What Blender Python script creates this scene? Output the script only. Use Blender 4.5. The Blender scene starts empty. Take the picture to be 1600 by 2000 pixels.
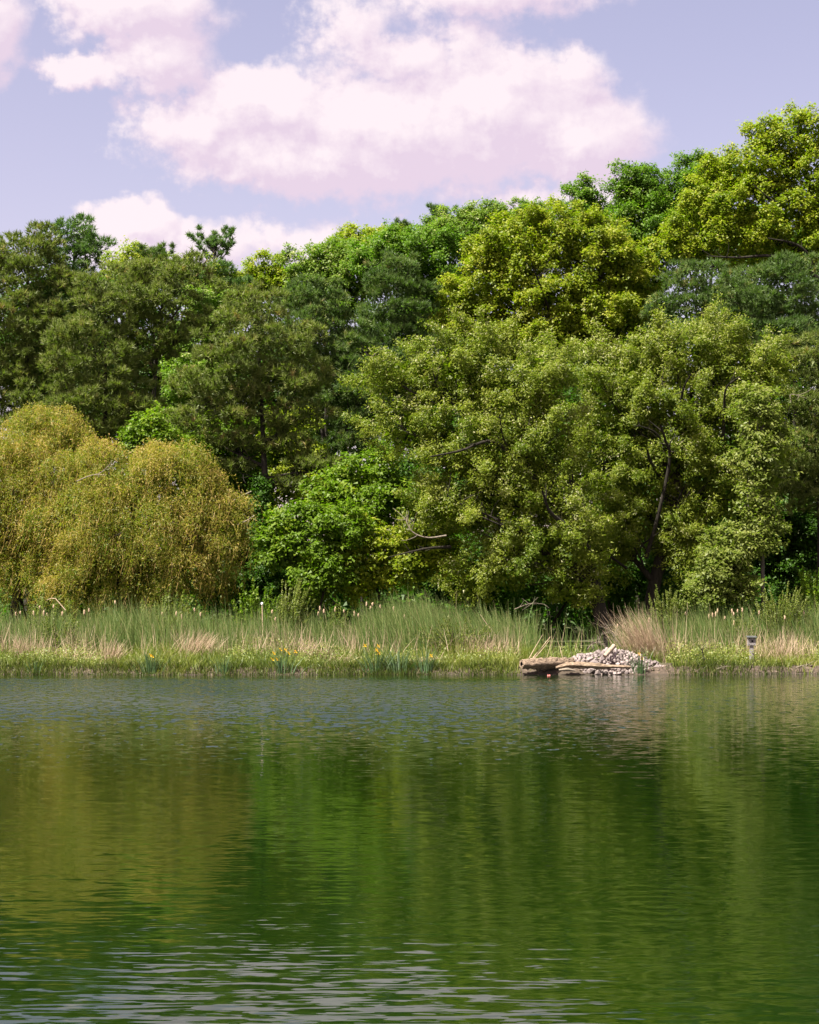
import bpy, math, random
import numpy as np
from mathutils import Vector

R = math.radians
scene = bpy.context.scene
col = scene.collection

# ------------------------------------------------------------------ camera, sky, sun, exposure
EYE = 2.0            # eye height over the water
FPX = 3333.0         # focal length in photo pixels
HOR = 1218.0         # photo row of the horizon
cam_d = bpy.data.cameras.new("camera")
cam = bpy.data.objects.new("camera", cam_d)
col.objects.link(cam)
cam.location = (0, 0, EYE)
cam.rotation_euler = (R(90), 0, 0)
cam_d.sensor_fit = 'HORIZONTAL'
cam_d.sensor_width = 24.0
cam_d.lens = 50.0
cam_d.shift_y = (HOR - 1000.0) / 1600.0
cam_d.clip_start = 0.1
cam_d.clip_end = 6000.0
scene.camera = cam

scene.view_settings.view_transform = 'Standard'
scene.view_settings.look = 'None'
scene.view_settings.gamma = 1.0
scene.view_settings.use_curve_mapping = False
scene.view_settings.exposure = 1.75
scene.cycles.max_bounces = 8
scene.cycles.diffuse_bounces = 5
scene.cycles.glossy_bounces = 3
scene.cycles.transmission_bounces = 5
scene.cycles.transparent_max_bounces = 4

SUN_EL, SUN_LEFT = R(58), R(50)      # elevation; how far left of straight behind the camera
sdir = Vector((-math.sin(SUN_LEFT) * math.cos(SUN_EL), -math.cos(SUN_LEFT) * math.cos(SUN_EL), math.sin(SUN_EL)))
sun_d = bpy.data.lights.new("sun", 'SUN')
sun_d.energy = 4.9
sun_d.angle = R(0.53)
sun_d.color = (1.0, 0.94, 0.84)
sun = bpy.data.objects.new("sun", sun_d)
col.objects.link(sun)
sun.rotation_euler = sdir.to_track_quat('Z', 'Y').to_euler()


class NT:
    """small helper around a node tree"""
    def __init__(self, tree):
        self.t = tree
        self.n = tree.nodes
        self.l = tree.links

    def put(self, sock, v):
        if isinstance(v, bpy.types.NodeSocket):
            self.l.new(v, sock)
        elif isinstance(v, (tuple, list)) and len(v) == 3 and sock.type == 'RGBA':
            sock.default_value = (*v, 1.0)
        else:
            sock.default_value = v

    def math(self, op, a, b=None, c=None, clamp=False):
        n = self.n.new('ShaderNodeMath')
        n.operation = op
        n.use_clamp = clamp
        for i, v in enumerate((a, b, c)):
            if v is not None:
                self.put(n.inputs[i], v)
        return n.outputs[0]

    def vec(self, op, a, b=None, c=None):
        n = self.n.new('ShaderNodeVectorMath')
        n.operation = op
        for i, v in enumerate((a, b, c)):
            if v is not None:
                self.put(n.inputs[i], v)
        return n.outputs['Value' if op in ('LENGTH', 'DOT_PRODUCT') else 'Vector']

    def xyz(self, x, y, z):
        n = self.n.new('ShaderNodeCombineXYZ')
        for i, v in enumerate((x, y, z)):
            self.put(n.inputs[i], v)
        return n.outputs[0]

    def sep(self, v):
        n = self.n.new('ShaderNodeSeparateXYZ')
        self.put(n.inputs[0], v)
        return n.outputs

    def noise(self, v, scale, detail=3.0, rough=0.55, dist=0.0, colour=False, norm=True):
        n = self.n.new('ShaderNodeTexNoise')
        n.normalize = norm
        self.put(n.inputs['Vector'], v)
        n.inputs['Scale'].default_value = scale
        n.inputs['Detail'].default_value = detail
        n.inputs['Roughness'].default_value = rough
        n.inputs['Distortion'].default_value = dist
        return n.outputs['Color' if colour else 'Fac']

    def smooth(self, v, a, b, lo=0.0, hi=1.0):
        n = self.n.new('ShaderNodeMapRange')
        n.interpolation_type = 'SMOOTHSTEP'
        self.put(n.inputs[0], v)
        for i, x in enumerate((a, b, lo, hi)):
            self.put(n.inputs[i + 1], x)
        return n.outputs[0]

    def mix(self, f, a, b, mode='MIX'):
        n = self.n.new('ShaderNodeMix')
        n.data_type = 'RGBA'
        n.blend_type = mode
        self.put(n.inputs[0], f)
        self.put(n.inputs[6], a)
        self.put(n.inputs[7], b)
        return n.outputs[2]

    def ramp(self, f, stops):
        n = self.n.new('ShaderNodeValToRGB')
        e = n.color_ramp.elements
        while len(e) < len(stops):
            e.new(0.5)
        for i, (p, c) in enumerate(stops):
            e[i].position = p
            e[i].color = (*c, 1.0)
        self.put(n.inputs[0], f)
        return n.outputs[0]


# ---- sky: Nishita air with cumulus clouds laid out by direction
world = bpy.data.worlds.new("World")
scene.world = world
world.use_nodes = True
W = NT(world.node_tree)
W.n.clear()
w_out = W.n.new('ShaderNodeOutputWorld')
w_bg = W.n.new('ShaderNodeBackground')
W.l.new(w_bg.outputs[0], w_out.inputs[0])
w_bg.inputs['Strength'].default_value = 0.1
sky = W.n.new('ShaderNodeTexSky')
sky.sky_type = 'NISHITA'
sky.sun_disc = False
sky.sun_elevation = SUN_EL
sky.sun_rotation = math.atan2(sdir.x, sdir.y)
sky.air_density = 1.0
sky.dust_density = 2.5
sky.ozone_density = 1.0

HERO = [  # clouds in view: direction as (column, row) of a 3333-pixel-focal view; radii; weight
    (760, 255, 500, 150, 1.0), (520, 215, 220, 105, 1.0), (960, 220, 280, 150, 1.0), (1120, 275, 170, 120, 1.0),
    (640, 305, 390, 90, 1.0), (380, 250, 160, 70, .8), (1020, 165, 110, 100, .8), (1130, 150, 70, 60, .7),
    (260, 25, 200, 90, .9), (170, 158, 100, 50, .9), (310, 115, 130, 95, .8),
    (-30, 90, 110, 130, 1.0), (265, 460, 125, 65, 1.0), (390, 485, 140, 65, .8), (570, 475, 150, 60, .5),
    (310, 510, 190, 60, .9), (690, 50, 110, 90, .5), (910, 70, 90, 80, .45), (960, -20, 260, 70, .7),
    (1170, 390, 120, 60, .9), (1035, 395, 70, 40, .6), (780, 120, 120, 70, .6),
]
g = bpy.data.node_groups.new("cloud_density", 'ShaderNodeTree')
g.interface.new_socket("P", in_out='INPUT', socket_type='NodeSocketVector')
g.interface.new_socket("D", in_out='OUTPUT', socket_type='NodeSocketFloat')
G = NT(g)
gi = g.nodes.new('NodeGroupInput')
go = g.nodes.new('NodeGroupOutput')
P0 = gi.outputs[0]                                   # units of 100 view pixels
wn = G.vec('SUBTRACT', G.noise(P0, 0.9, 2.0, 0.5, colour=True), (0.5, 0.5, 0.5))
wn2 = G.vec('SUBTRACT', G.noise(P0, 3.0, 3.0, 0.6, colour=True), (0.5, 0.5, 0.5))
Pw = G.vec('ADD', P0, G.vec('SCALE', wn, None))
Pw.node.inputs[1].links[0].from_node.inputs['Scale'].default_value = 0.7
sc2 = G.vec('SCALE', wn2, None)
sc2.node.inputs['Scale'].default_value = 0.45
Pw = G.vec('ADD', Pw, sc2)
acc = None
for cx, cy, rx, ry, k in HERO:
    d = G.vec('MULTIPLY', G.vec('SUBTRACT', Pw, (cx / 100, cy / 100, 0)), (100 / rx, 100 / ry, 0))
    f = G.math('MULTIPLY_ADD', G.vec('LENGTH', d), -k, k)
    acc = f if acc is None else G.math('SMOOTH_MAX', acc, f, 0.12)
fb = G.noise(P0, 1.5, 7.0, 0.56)
puff = G.noise(P0, 5.0, 5.0, 0.6)
d = G.math('ADD', acc, G.math('MULTIPLY', G.math('SUBTRACT', fb, 0.5), 0.8))
d = G.math('ADD', d, G.math('MULTIPLY', G.math('SUBTRACT', puff, 0.5), 0.22))
G.l.new(d, go.inputs[0])


def cloud(p):
    n = W.n.new('ShaderNodeGroup')
    n.node_tree = g
    W.l.new(p, n.inputs[0])
    return n.outputs[0]


tc = W.n.new('ShaderNodeTexCoord').outputs['Generated']
sx, sy, sz = W.sep(tc)
az = W.math('ARCTAN2', sx, sy)
el = W.math('DIVIDE', sz, W.math('MAXIMUM', W.math('SQRT', W.math('ADD', W.math('MULTIPLY', sx, sx), W.math('MULTIPLY', sy, sy))), 0.02))
pu = W.math('MULTIPLY_ADD', az, 33.33, 8.0)
pv = W.math('MULTIPLY_ADD', el, -33.33, 12.18)
Pv = W.xyz(pu, pv, 0.0)
dens = cloud(Pv)
dens2 = cloud(W.vec('ADD', Pv, (-0.42, -0.55, 0)))
dens3 = cloud(W.vec('ADD', Pv, (-0.1, -0.14, 0)))
# the same kind of broken cloud goes on all round and overhead
gen = W.noise(tc, 3.2, 8.0, 0.6)
gen = W.math('MULTIPLY', W.math('SUBTRACT', gen, 0.45), 3.0)
outside = W.math('MAXIMUM', W.smooth(W.math('ABSOLUTE', az), 0.30, 0.5), W.smooth(el, 0.42, 0.6))
gen = W.math('ADD', gen, W.math('MULTIPLY_ADD', outside, 2.0, -2.0))
dall = W.math('MAXIMUM', dens, gen)
alpha = W.smooth(dall, -0.05, 0.33)
lit = W.math('MULTIPLY_ADD', W.math('SUBTRACT', dens, dens2), 1.5, 0.45)
lit = W.math('MULTIPLY_ADD', W.math('SUBTRACT', dens, dens3), 0.9, lit, clamp=True)
c_sh = (2.50, 2.03, 2.44)
c_lit = (3.12, 2.72, 2.85)
ccol = W.mix(lit, c_sh, c_lit)
air = W.mix(1.0, sky.outputs[0], (0.95, 0.65, 0.60), 'MULTIPLY')
skyc = W.mix(W.math('MULTIPLY', alpha, 0.94), air, ccol)
W.l.new(skyc, w_bg.inputs['Color'])
SKY_NODES = dict(air=air, ccol=ccol)

# ------------------------------------------------------------------ helpers
def P(px, py, D):
    """where the photo's pixel lies at distance D"""
    return np.array([(px - 800.0) / FPX * D, D, EYE + (HOR - py) / FPX * D])


def nrm(a):
    return a / np.maximum(np.linalg.norm(a, axis=-1, keepdims=True), 1e-9)


def mesh_np(name, V, F, mat=None, attr=None, smooth=False):
    """V (n,3); F (m,k) array, all faces of the same size; attr: per-face float 't'"""
    me = bpy.data.meshes.new(name)
    V = np.ascontiguousarray(V, dtype=np.float32)
    F = np.ascontiguousarray(F, dtype=np.int32)
    m, k = F.shape
    me.vertices.add(len(V))
    me.vertices.foreach_set('co', V.ravel())
    me.loops.add(m * k)
    me.loops.foreach_set('vertex_index', F.ravel())
    me.polygons.add(m)
    me.polygons.foreach_set('loop_start', np.arange(0, m * k, k, dtype=np.int32))
    if smooth:
        me.polygons.foreach_set('use_smooth', np.ones(m, dtype=bool))
    else:
        me.polygons.foreach_set('use_smooth', np.zeros(m, dtype=bool))
    if attr is not None:
        a = me.attributes.new('t', 'FLOAT', 'FACE')
        a.data.foreach_set('value', np.ascontiguousarray(attr, dtype=np.float32))
    me.update(calc_edges=True)
    if mat:
        me.materials.append(mat)
    return me


def link(name, me, parent=None, loc=None):
    o = bpy.data.objects.new(name, me)
    col.objects.link(o)
    if parent:
        o.parent = parent
    if loc is not None:
        o.location = loc
    return o


def tag(o, label=None, cat=None, group=None, kind=None):
    if label:
        o['label'] = label
    if cat:
        o['category'] = cat
    if group:
        o['group'] = group
    if kind:
        o['kind'] = kind
    return o


def thing(name, loc, label, cat, group=None):
    e = bpy.data.objects.new(name, None)
    e.empty_display_size = 0.3
    col.objects.link(e)
    e.location = [float(v) for v in loc]
    return tag(e, label, cat, group)


class Tubes:
    """collects tapered tubes in one mesh"""
    def __init__(self):
        self.V, self.F, self.n = [], [], 0

    def add(self, pts, rad, seg=6):
        pts = np.asarray(pts, float)
        rad = np.asarray(rad, float)
        m = len(pts)
        tan = nrm(np.gradient(pts, axis=0))
        ref = np.array([0.0, 0.0, 1.0]) if abs(tan[0][2]) < 0.8 else np.array([1.0, 0.0, 0.0])
        a = nrm(np.cross(tan, ref))
        b = np.cross(tan, a)
        th = np.linspace(0, 2 * np.pi, seg, endpoint=False)
        ring = pts[:, None, :] + rad[:, None, None] * (np.cos(th)[None, :, None] * a[:, None, :] + np.sin(th)[None, :, None] * b[:, None, :])
        self.V.append(ring.reshape(-1, 3))
        i = np.arange(m - 1)[:, None] * seg
        j = np.arange(seg)[None, :]
        k = (j + 1) % seg
        f = np.stack([i + j, i + k, i + seg + k, i + seg + j], -1).reshape(-1, 4)
        self.F.append(f + self.n)
        self.n += m * seg

    def mesh(self, name, mat, org=(0, 0, 0)):
        return mesh_np(name, np.vstack(self.V) - np.asarray(org), np.vstack(self.F), mat, smooth=True)


def bez(a, b, c, n):
    t = np.linspace(0, 1, n)[:, None]
    return (1 - t) ** 2 * a + 2 * t * (1 - t) * b + t ** 2 * c


def smoothpath(pts, n):
    """resample a polyline with a Catmull-Rom curve"""
    pts = np.asarray(pts, float)
    if len(pts) == 2:
        return pts[0] + (pts[1] - pts[0]) * np.linspace(0, 1, n)[:, None]
    q = np.vstack([2 * pts[0] - pts[1], pts, 2 * pts[-1] - pts[-2]])
    out = []
    for t in np.linspace(0, len(pts) - 1 - 1e-6, n):
        i = int(t)
        f = t - i
        p0, p1, p2, p3 = q[i:i + 4]
        out.append(0.5 * (2 * p1 + (p2 - p0) * f + (2 * p0 - 5 * p1 + 4 * p2 - p3) * f * f + (3 * p1 - p0 - 3 * p2 + p3) * f ** 3))
    return np.array(out)


def sstep(a, b, x):
    t = np.clip((x - a) / (b - a), 0, 1)
    return t * t * (3 - 2 * t)


def shore(x):
    """distance of the far waterline"""
    x = np.asarray(x, float)
    return (66.9 + 0.35 * np.sin(x * 0.35 + 1.0) + 0.22 * np.sin(x * 0.9 + 0.4) + 0.10 * np.sin(x * 2.7)
            - 0.5 * np.exp(-((x - 3.0) / 3.0) ** 2) + 0.9 * sstep(9, 14, x))


def ground_z(x, y):
    x = np.asarray(x, float)
    y = np.asarray(y, float)
    s = y - shore(x)
    z = np.where(s < 0, np.maximum(-1.6, s * 0.22), 0)
    z = z + 0.30 * sstep(-0.05, 0.55, s) + 0.22 * sstep(0.4, 5.0, s) + 0.35 * sstep(4, 14, s)
    hill = sstep(84, 170, y) * (7.0 + 5.0 * sstep(-5, 25, x)) + sstep(160, 500, y) * 6.0
    bump = 0.07 * np.sin(x * 1.3 + y * 0.7) * np.sin(y * 1.1 - x * 0.4) * sstep(0.3, 3.0, s)
    near = 2.0 * sstep(4.0, -3.0, y)                # the bank the picture is taken from
    return z + hill + bump + near


# ------------------------------------------------------------------ materials
def new_mat(name):
    m = bpy.data.materials.new(name)
    m.use_nodes = True
    t = NT(m.node_tree)
    t.n.clear()
    out = t.n.new('ShaderNodeOutputMaterial')
    return m, t, out


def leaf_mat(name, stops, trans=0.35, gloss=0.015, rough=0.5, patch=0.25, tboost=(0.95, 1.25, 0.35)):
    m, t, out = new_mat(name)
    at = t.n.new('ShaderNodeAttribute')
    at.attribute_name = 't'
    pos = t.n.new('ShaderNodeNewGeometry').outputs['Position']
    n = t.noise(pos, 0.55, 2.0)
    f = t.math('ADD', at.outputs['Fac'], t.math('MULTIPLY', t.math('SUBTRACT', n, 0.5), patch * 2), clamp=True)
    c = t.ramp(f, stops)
    di = t.n.new('ShaderNodeBsdfDiffuse')
    t.put(di.inputs['Color'], c)
    tr = t.n.new('ShaderNodeBsdfTranslucent')
    t.put(tr.inputs['Color'], t.mix(1.0, c, tboost, 'MULTIPLY'))
    mx = t.n.new('ShaderNodeMixShader')
    mx.inputs[0].default_value = trans
    t.l.new(di.outputs[0], mx.inputs[1])
    t.l.new(tr.outputs[0], mx.inputs[2])
    gl = t.n.new('ShaderNodeBsdfGlossy')
    gl.inputs['Roughness'].default_value = rough
    gl.inputs['Color'].default_value = (0.9, 0.9, 0.85, 1)
    m2 = t.n.new('ShaderNodeMixShader')
    m2.inputs[0].default_value = gloss
    t.l.new(mx.outputs[0], m2.inputs[1])
    t.l.new(gl.outputs[0], m2.inputs[2])
    t.l.new(m2.outputs[0], out.inputs[0])
    return m


def rough_mat(name, c0, c1, scale=(1, 1, 1), nscale=8.0, bump=0.3, rough=0.85, detail=6.0, dist=0.02, rand=0.0):
    m, t, out = new_mat(name)
    tcn = t.n.new('ShaderNodeTexCoord').outputs['Object']
    v = t.vec('MULTIPLY', tcn, scale)
    n = t.noise(v, nscale, detail, 0.6)
    c = t.ramp(n, [(0.3, c0), (0.7, c1)])
    if rand:
        oi = t.n.new('ShaderNodeObjectInfo').outputs['Random']
        c = t.mix(1.0, c, t.ramp(oi, [(0, (1 - rand,) * 3), (1, (1 + rand,) * 3)]), 'MULTIPLY')
    b = t.n.new('ShaderNodeBsdfPrincipled')
    t.put(b.inputs['Base Color'], c)
    b.inputs['Roughness'].default_value = rough
    b.inputs['Specular IOR Level'].default_value = 0.25
    bp = t.n.new('ShaderNodeBump')
    bp.inputs['Strength'].default_value = bump
    bp.inputs['Distance'].default_value = dist
    t.l.new(n, bp.inputs['Height'])
    t.l.new(bp.outputs[0], b.inputs['Normal'])
    t.l.new(b.outputs[0], out.inputs[0])
    return m


M = {}
M['pine'] = leaf_mat("pine_needles", [(0.0, (.085, .115, .026)), (0.45, (.145, .178, .042)), (0.85, (.200, .215, .060)), (1.0, (.26, .19, .08))], trans=.4, patch=.2)
M['pine_dark'] = leaf_mat("dark_pine_needles", [(0.0, (.055, .100, .026)), (0.5, (.098, .152, .042)), (0.9, (.150, .190, .056)), (1.0, (.20, .18, .07))], trans=.4, patch=.15)
M['pine_green'] = leaf_mat("green_pine_needles", [(0.0, (.055, .115, .030)), (0.5, (.100, .170, .050)), (1.0, (.165, .220, .075))], trans=.4, patch=.15)
M['yellow'] = leaf_mat("yellow_green_leaves", [(0.0, (.120, .185, .006)), (0.4, (.200, .255, .010)), (0.75, (.280, .305, .016)), (1.0, (.40, .39, .08))], trans=.5, patch=.2)
M['olive'] = leaf_mat("olive_yellow_leaves", [(0.0, (.115, .175, .006)), (0.45, (.195, .240, .010)), (0.8, (.270, .285, .014)), (1.0, (.36, .35, .07))], trans=.5, patch=.2)
M['green'] = leaf_mat("fresh_green_leaves", [(0.0, (.060, .130, .008)), (0.5, (.100, .190, .012)), (0.85, (.155, .235, .022)), (1.0, (.36, .39, .14))], trans=.5, patch=.2)
M['pale'] = leaf_mat("pale_green_leaves", [(0.0, (.080, .150, .012)), (0.45, (.130, .215, .020)), (0.75, (.200, .255, .042)), (1.0, (.46, .46, .21))], trans=.5, patch=.2)
M['bright'] = leaf_mat("bright_green_leaves", [(0.0, (.080, .145, .005)), (0.5, (.115, .195, .008)), (0.85, (.195, .255, .012)), (1.0, (.33, .34, .035))], trans=.5, patch=.25)
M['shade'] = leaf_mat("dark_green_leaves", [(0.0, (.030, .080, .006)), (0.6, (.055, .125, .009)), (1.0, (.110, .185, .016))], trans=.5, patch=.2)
M['gold'] = leaf_mat("golden_willow_leaves", [(0.0, (.110, .165, .014)), (0.4, (.215, .215, .026)), (0.75, (.335, .258, .048)), (1.0, (.46, .31, .11))], trans=.5, patch=.2)
M['silver'] = leaf_mat("silver_willow_leaves", [(0.0, (.085, .140, .006)), (0.45, (.163, .204, .011)), (0.8, (.235, .255, .033)), (1.0, (.46, .44, .24))], trans=.5, patch=.2)
M['sage'] = leaf_mat("sage_shrub_leaves", [(0.0, (.095, .135, .016)), (0.5, (.16, .195, .032)), (1.0, (.25, .26, .07))], trans=.5, patch=.2)
M['reed'] = leaf_mat("reed_blades", [(0.0, (.065, .125, .025)), (0.5, (.125, .180, .048)), (0.8, (.21, .22, .08)), (1.0, (.38, .30, .17))], trans=.3, gloss=.02, patch=.12)
M['straw'] = leaf_mat("dry_straw", [(0.0, (.18, .125, .075)), (0.5, (.38, .285, .185)), (1.0, (.58, .45, .32))], trans=.15, gloss=.02, patch=.1, tboost=(1, 1, 1))
M['grass'] = leaf_mat("bank_grass_blades", [(0.0, (.06, .105, .012)), (0.5, (.135, .170, .022)), (0.85, (.215, .225, .04)), (1.0, (.38, .30, .15))], trans=.35, gloss=.03, patch=.3)
M['fringe'] = leaf_mat("waterline_grass_blades", [(0.0, (.045, .035, .018)), (0.3, (.05, .075, .014)), (0.7, (.11, .14, .03)), (1.0, (.26, .20, .11))], trans=.3, patch=.3)
M['iris_leaf'] = leaf_mat("iris_blades", [(0.0, (.025, .075, .015)), (1.0, (.07, .13, .04))], trans=.3, gloss=.06)
M['iris_flower'] = leaf_mat("iris_petals", [(0.0, (.62, .36, .01)), (1.0, (.75, .46, .02))], trans=.3, gloss=.02, patch=0, tboost=(1, 1, 1))
M['bark'] = rough_mat("dark_bark", (.010, .009, .006), (.034, .028, .020), (4, 4, 0.8), 3.0, 0.9, 0.9, dist=.04)
M['bark_pine'] = rough_mat("pine_bark", (.014, .013, .010), (.042, .034, .026), (4, 4, 1.0), 2.5, 0.9, 0.9, dist=.04)
M['bark_grey'] = rough_mat("grey_bark", (.05, .045, .034), (.13, .11, .085), (5, 5, 1.0), 3.0, 0.7, 0.9, dist=.02)
M['dead'] = rough_mat("bare_dead_wood", (.09, .078, .06), (.24, .20, .15), (2, 2, 2), 6.0, 0.6, 0.9)
M['drift'] = rough_mat("driftwood", (.055, .040, .027), (.37, .275, .19), (1.6, 6, 6), 3.5, 1.0, 0.95, dist=.08)
M['hole'] = rough_mat("dark_hollow", (.006, .005, .004), (.012, .010, .008), rough=1.0)
M['stone'] = rough_mat("pinkish_stone", (.135, .112, .104), (.30, .248, .232), (1, 1, 1), 9.0, 0.5, 0.9, rand=.32)
M['clod'] = rough_mat('mud_clods', (.05, .036, .025), (.22, .17, .13), nscale=3.0, bump=.5)
M['grey_wood'] = rough_mat("weathered_grey_wood", (.12, .11, .105), (.30, .275, .265), (8, 8, 1), 3.0, 0.5, 0.85)
M['roof_wood'] = rough_mat("dark_roof_board", (.035, .04, .04), (.08, .085, .08), (4, 1, 4), 4.0, 0.4, 0.8)
M['red'] = rough_mat("faded_red_plastic", (.40, .11, .09), (.50, .17, .14), rough=.5, bump=.1)
M['white'] = rough_mat("white_paint", (.70, .70, .68), (.82, .82, .80), rough=.6, bump=.1)
M['fluff'] = rough_mat("cattail_fluff", (.24, .165, .10), (.46, .34, .23), (1, 1, 1), 60.0, 1.0, 1.0, dist=.01)

# ground: leaf litter and soil, mud along the water
m, t, out = new_mat("ground_soil")
pos = t.n.new('ShaderNodeNewGeometry').outputs['Position']
n1 = t.noise(pos, 0.7, 6.0, 0.6)
n2 = t.noise(pos, 9.0, 5.0, 0.65)
litter = t.ramp(n1, [(.3, (.030, .036, .012)), (.55, (.055, .06, .018)), (.75, (.075, .062, .03))])
mud = t.ramp(n2, [(.3, (.028, .020, .012)), (.55, (.070, .050, .033)), (.75, (.14, .10, .07))])
z = t.sep(pos)[2]
zz = t.math('ADD', z, t.math('MULTIPLY', t.math('SUBTRACT', n1, .5), .35))
c = t.mix(t.smooth(zz, .30, .48), mud, litter)
c = t.mix(t.smooth(z, -0.02, 0.12), (.035, .026, .016), c)
b = t.n.new('ShaderNodeBsdfPrincipled')
b.inputs['Roughness'].default_value = .95
t.put(b.inputs['Base Color'], c)
bp = t.n.new('ShaderNodeBump')
bp.inputs['Strength'].default_value = .8
bp.inputs['Distance'].default_value = .08
t.l.new(n2, bp.inputs['Height'])
t.l.new(bp.outputs[0], b.inputs['Normal'])
t.l.new(b.outputs[0], out.inputs[0])
M['ground'] = m

# water: murky green body, ripples as slopes of the surface
m, t, out = new_mat("pond_water")
pos = t.n.new('ShaderNodeNewGeometry').outputs['Position']
x, y, z = t.sep(pos)
big = t.noise(t.vec('MULTIPLY', pos, (.10, .05, 0)), 1.0, 3.0, .6)
bigs = t.math('SUBTRACT', big, .5)
yw = t.math('ADD', y, t.math('MULTIPLY', bigs, 22.0))
ynear = t.math('ADD', y, t.math('MULTIPLY', bigs, 5.0))


def slope(vs, sc, det, rough, off=0.0, dist=0.0):
    v = t.vec('ADD', t.vec('MULTIPLY', pos, vs), (off, off * 1.7, off * .3))
    n = t.noise(v, sc, det, rough, dist, colour=True)
    return t.vec('SUBTRACT', n, (.5, .5, .5))


# breeze patch on the far half, swell in the near corner, small ripple between
breeze = t.math('MULTIPLY', t.smooth(yw, 20, 42), t.smooth(y, 66, 60))
right_fade = t.smooth(t.math('DIVIDE', x, t.math('MAXIMUM', y, 1.0)), 0.02, 0.20, 1.0, 0.42)
breeze = t.math('MULTIPLY', breeze, right_fade)
near_x = t.smooth(t.math('DIVIDE', x, t.math('MAXIMUM', y, 1.0)), 0.05, 0.20, 1.0, 0.35)
nearm = t.math('MULTIPLY', t.smooth(ynear, 15.0, 7.5), near_x)
s_mid = slope((0.9, 4.0, 0), 1.6, 3.0, .6, 3.1)
s_fine = slope((3.0, 9.0, 0), 1.5, 2.0, .5, 5.2)


def glints(vs, sc, det, rough, off, lo, hi, dist=0.0):
    v = t.vec('ADD', t.vec('MULTIPLY', pos, vs), (off, off * 1.3, 0))
    return t.smooth(t.noise(v, sc, det, rough, dist), lo, hi)


def addscaled(s, v, k):
    q = t.vec('SCALE', v, None)
    t.put(q.node.inputs['Scale'], k)
    return t.vec('ADD', s, q)


s = t.vec('SCALE', s_mid, None)
t.put(s.node.inputs['Scale'], .06)
s = addscaled(s, s_fine, t.math('MULTIPLY_ADD', breeze, .16, .09))
# steep wavelet fronts: small ones under the breeze, long swell near the camera
far_lo = t.math('MULTIPLY_ADD', breeze, -.20, .70)
gl_f = t.smooth(t.noise(t.vec('MULTIPLY', pos, (5.0, 2.6, 0)), 1.0, 2.0, .55), far_lo, t.math('ADD', far_lo, .05))
gl_f2 = t.smooth(t.noise(t.vec('MULTIPLY', pos, (2.6, 1.5, 0)), 1.0, 3.0, .6), far_lo, t.math('ADD', far_lo, .05))
gl_f = t.math('MULTIPLY', t.math('MAXIMUM', gl_f, gl_f2), t.smooth(breeze, 0.02, .12))
near_lo = t.math('MULTIPLY_ADD', nearm, -.19, .695)
vn = t.vec('MULTIPLY', pos, (1.6, 11.5, 0))
gl_n = t.smooth(t.noise(vn, 1.0, 3.0, .5, .5), near_lo, t.math('ADD', near_lo, .045))
vn2 = t.vec('MULTIPLY', pos, (3.8, 20.0, 0))
gl_n2 = t.smooth(t.noise(vn2, 1.0, 2.0, .5, .4), t.math('ADD', near_lo, .03), t.math('ADD', near_lo, .07))
gl_n = t.math('MULTIPLY', t.math('MAXIMUM', gl_n, gl_n2), t.smooth(nearm, .01, .15))
tilt = t.math('ADD', t.math('MULTIPLY', gl_f, t.smooth(y, 28, 60, -.18, -.36)), t.math('MULTIPLY', gl_n, -.036))
# rings left by a fish
dx = t.math('SUBTRACT', x, 1.75)
dy = t.math('SUBTRACT', y, 12.1)
rr = t.math('SQRT', t.math('ADD', t.math('MULTIPLY', dx, dx), t.math('MULTIPLY', dy, dy)))
ring = t.math('MULTIPLY', t.math('SINE', t.math('MULTIPLY', rr, 26.0)), t.math('MULTIPLY', t.smooth(rr, 1.3, .4), .022))
inv = t.math('DIVIDE', ring, t.math('MAXIMUM', rr, .05))
srx = t.math('MULTIPLY', dx, inv)
sry = t.math('MULTIPLY', dy, inv)
sx_, sy_, sz_ = t.sep(s)
nx = t.math('ADD', t.math('MULTIPLY', sx_, .45), srx)
ny = t.math('ADD', t.math('ADD', sy_, sry), tilt)
nor = t.vec('NORMALIZE', t.xyz(nx, ny, 1.0))
b = t.n.new('ShaderNodeBsdfPrincipled')
b.inputs['Base Color'].default_value = (.004, .013, .001, 1)
b.inputs['Roughness'].default_value = .04
b.inputs['IOR'].default_value = 1.44
t.l.new(nor, b.inputs['Normal'])
t.l.new(b.outputs[0], out.inputs[0])
M['water'] = m

# ------------------------------------------------------------------ the setting
xs = np.unique(np.concatenate([np.linspace(-700, -40, 24), np.linspace(-40, 40, 161), np.linspace(40, 700, 24)]))
ys = np.unique(np.concatenate([np.linspace(-300, 0, 16), np.linspace(0, 60, 20), np.linspace(60, 90, 101), np.linspace(90, 200, 40), np.linspace(200, 1500, 20)]))
gx, gy = np.meshgrid(xs, ys)
gz = ground_z(gx, gy)
V = np.stack([gx, gy, gz], -1).reshape(-1, 3)
nx_, ny_ = len(xs), len(ys)
i, j = np.meshgrid(np.arange(ny_ - 1), np.arange(nx_ - 1), indexing='ij')
a = (i * nx_ + j).ravel()
F = np.stack([a, a + 1, a + nx_ + 1, a + nx_], -1)
tag(link("ground", mesh_np("ground", V, F, M['ground'], smooth=True)), kind='structure')
wv = np.array([[-700, -300, 0], [700, -300, 0], [700, 110, 0], [-700, 110, 0]], float)
tag(link("water", mesh_np("water", wv, np.array([[0, 1, 2, 3]]), M['water'])), kind='structure')


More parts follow.
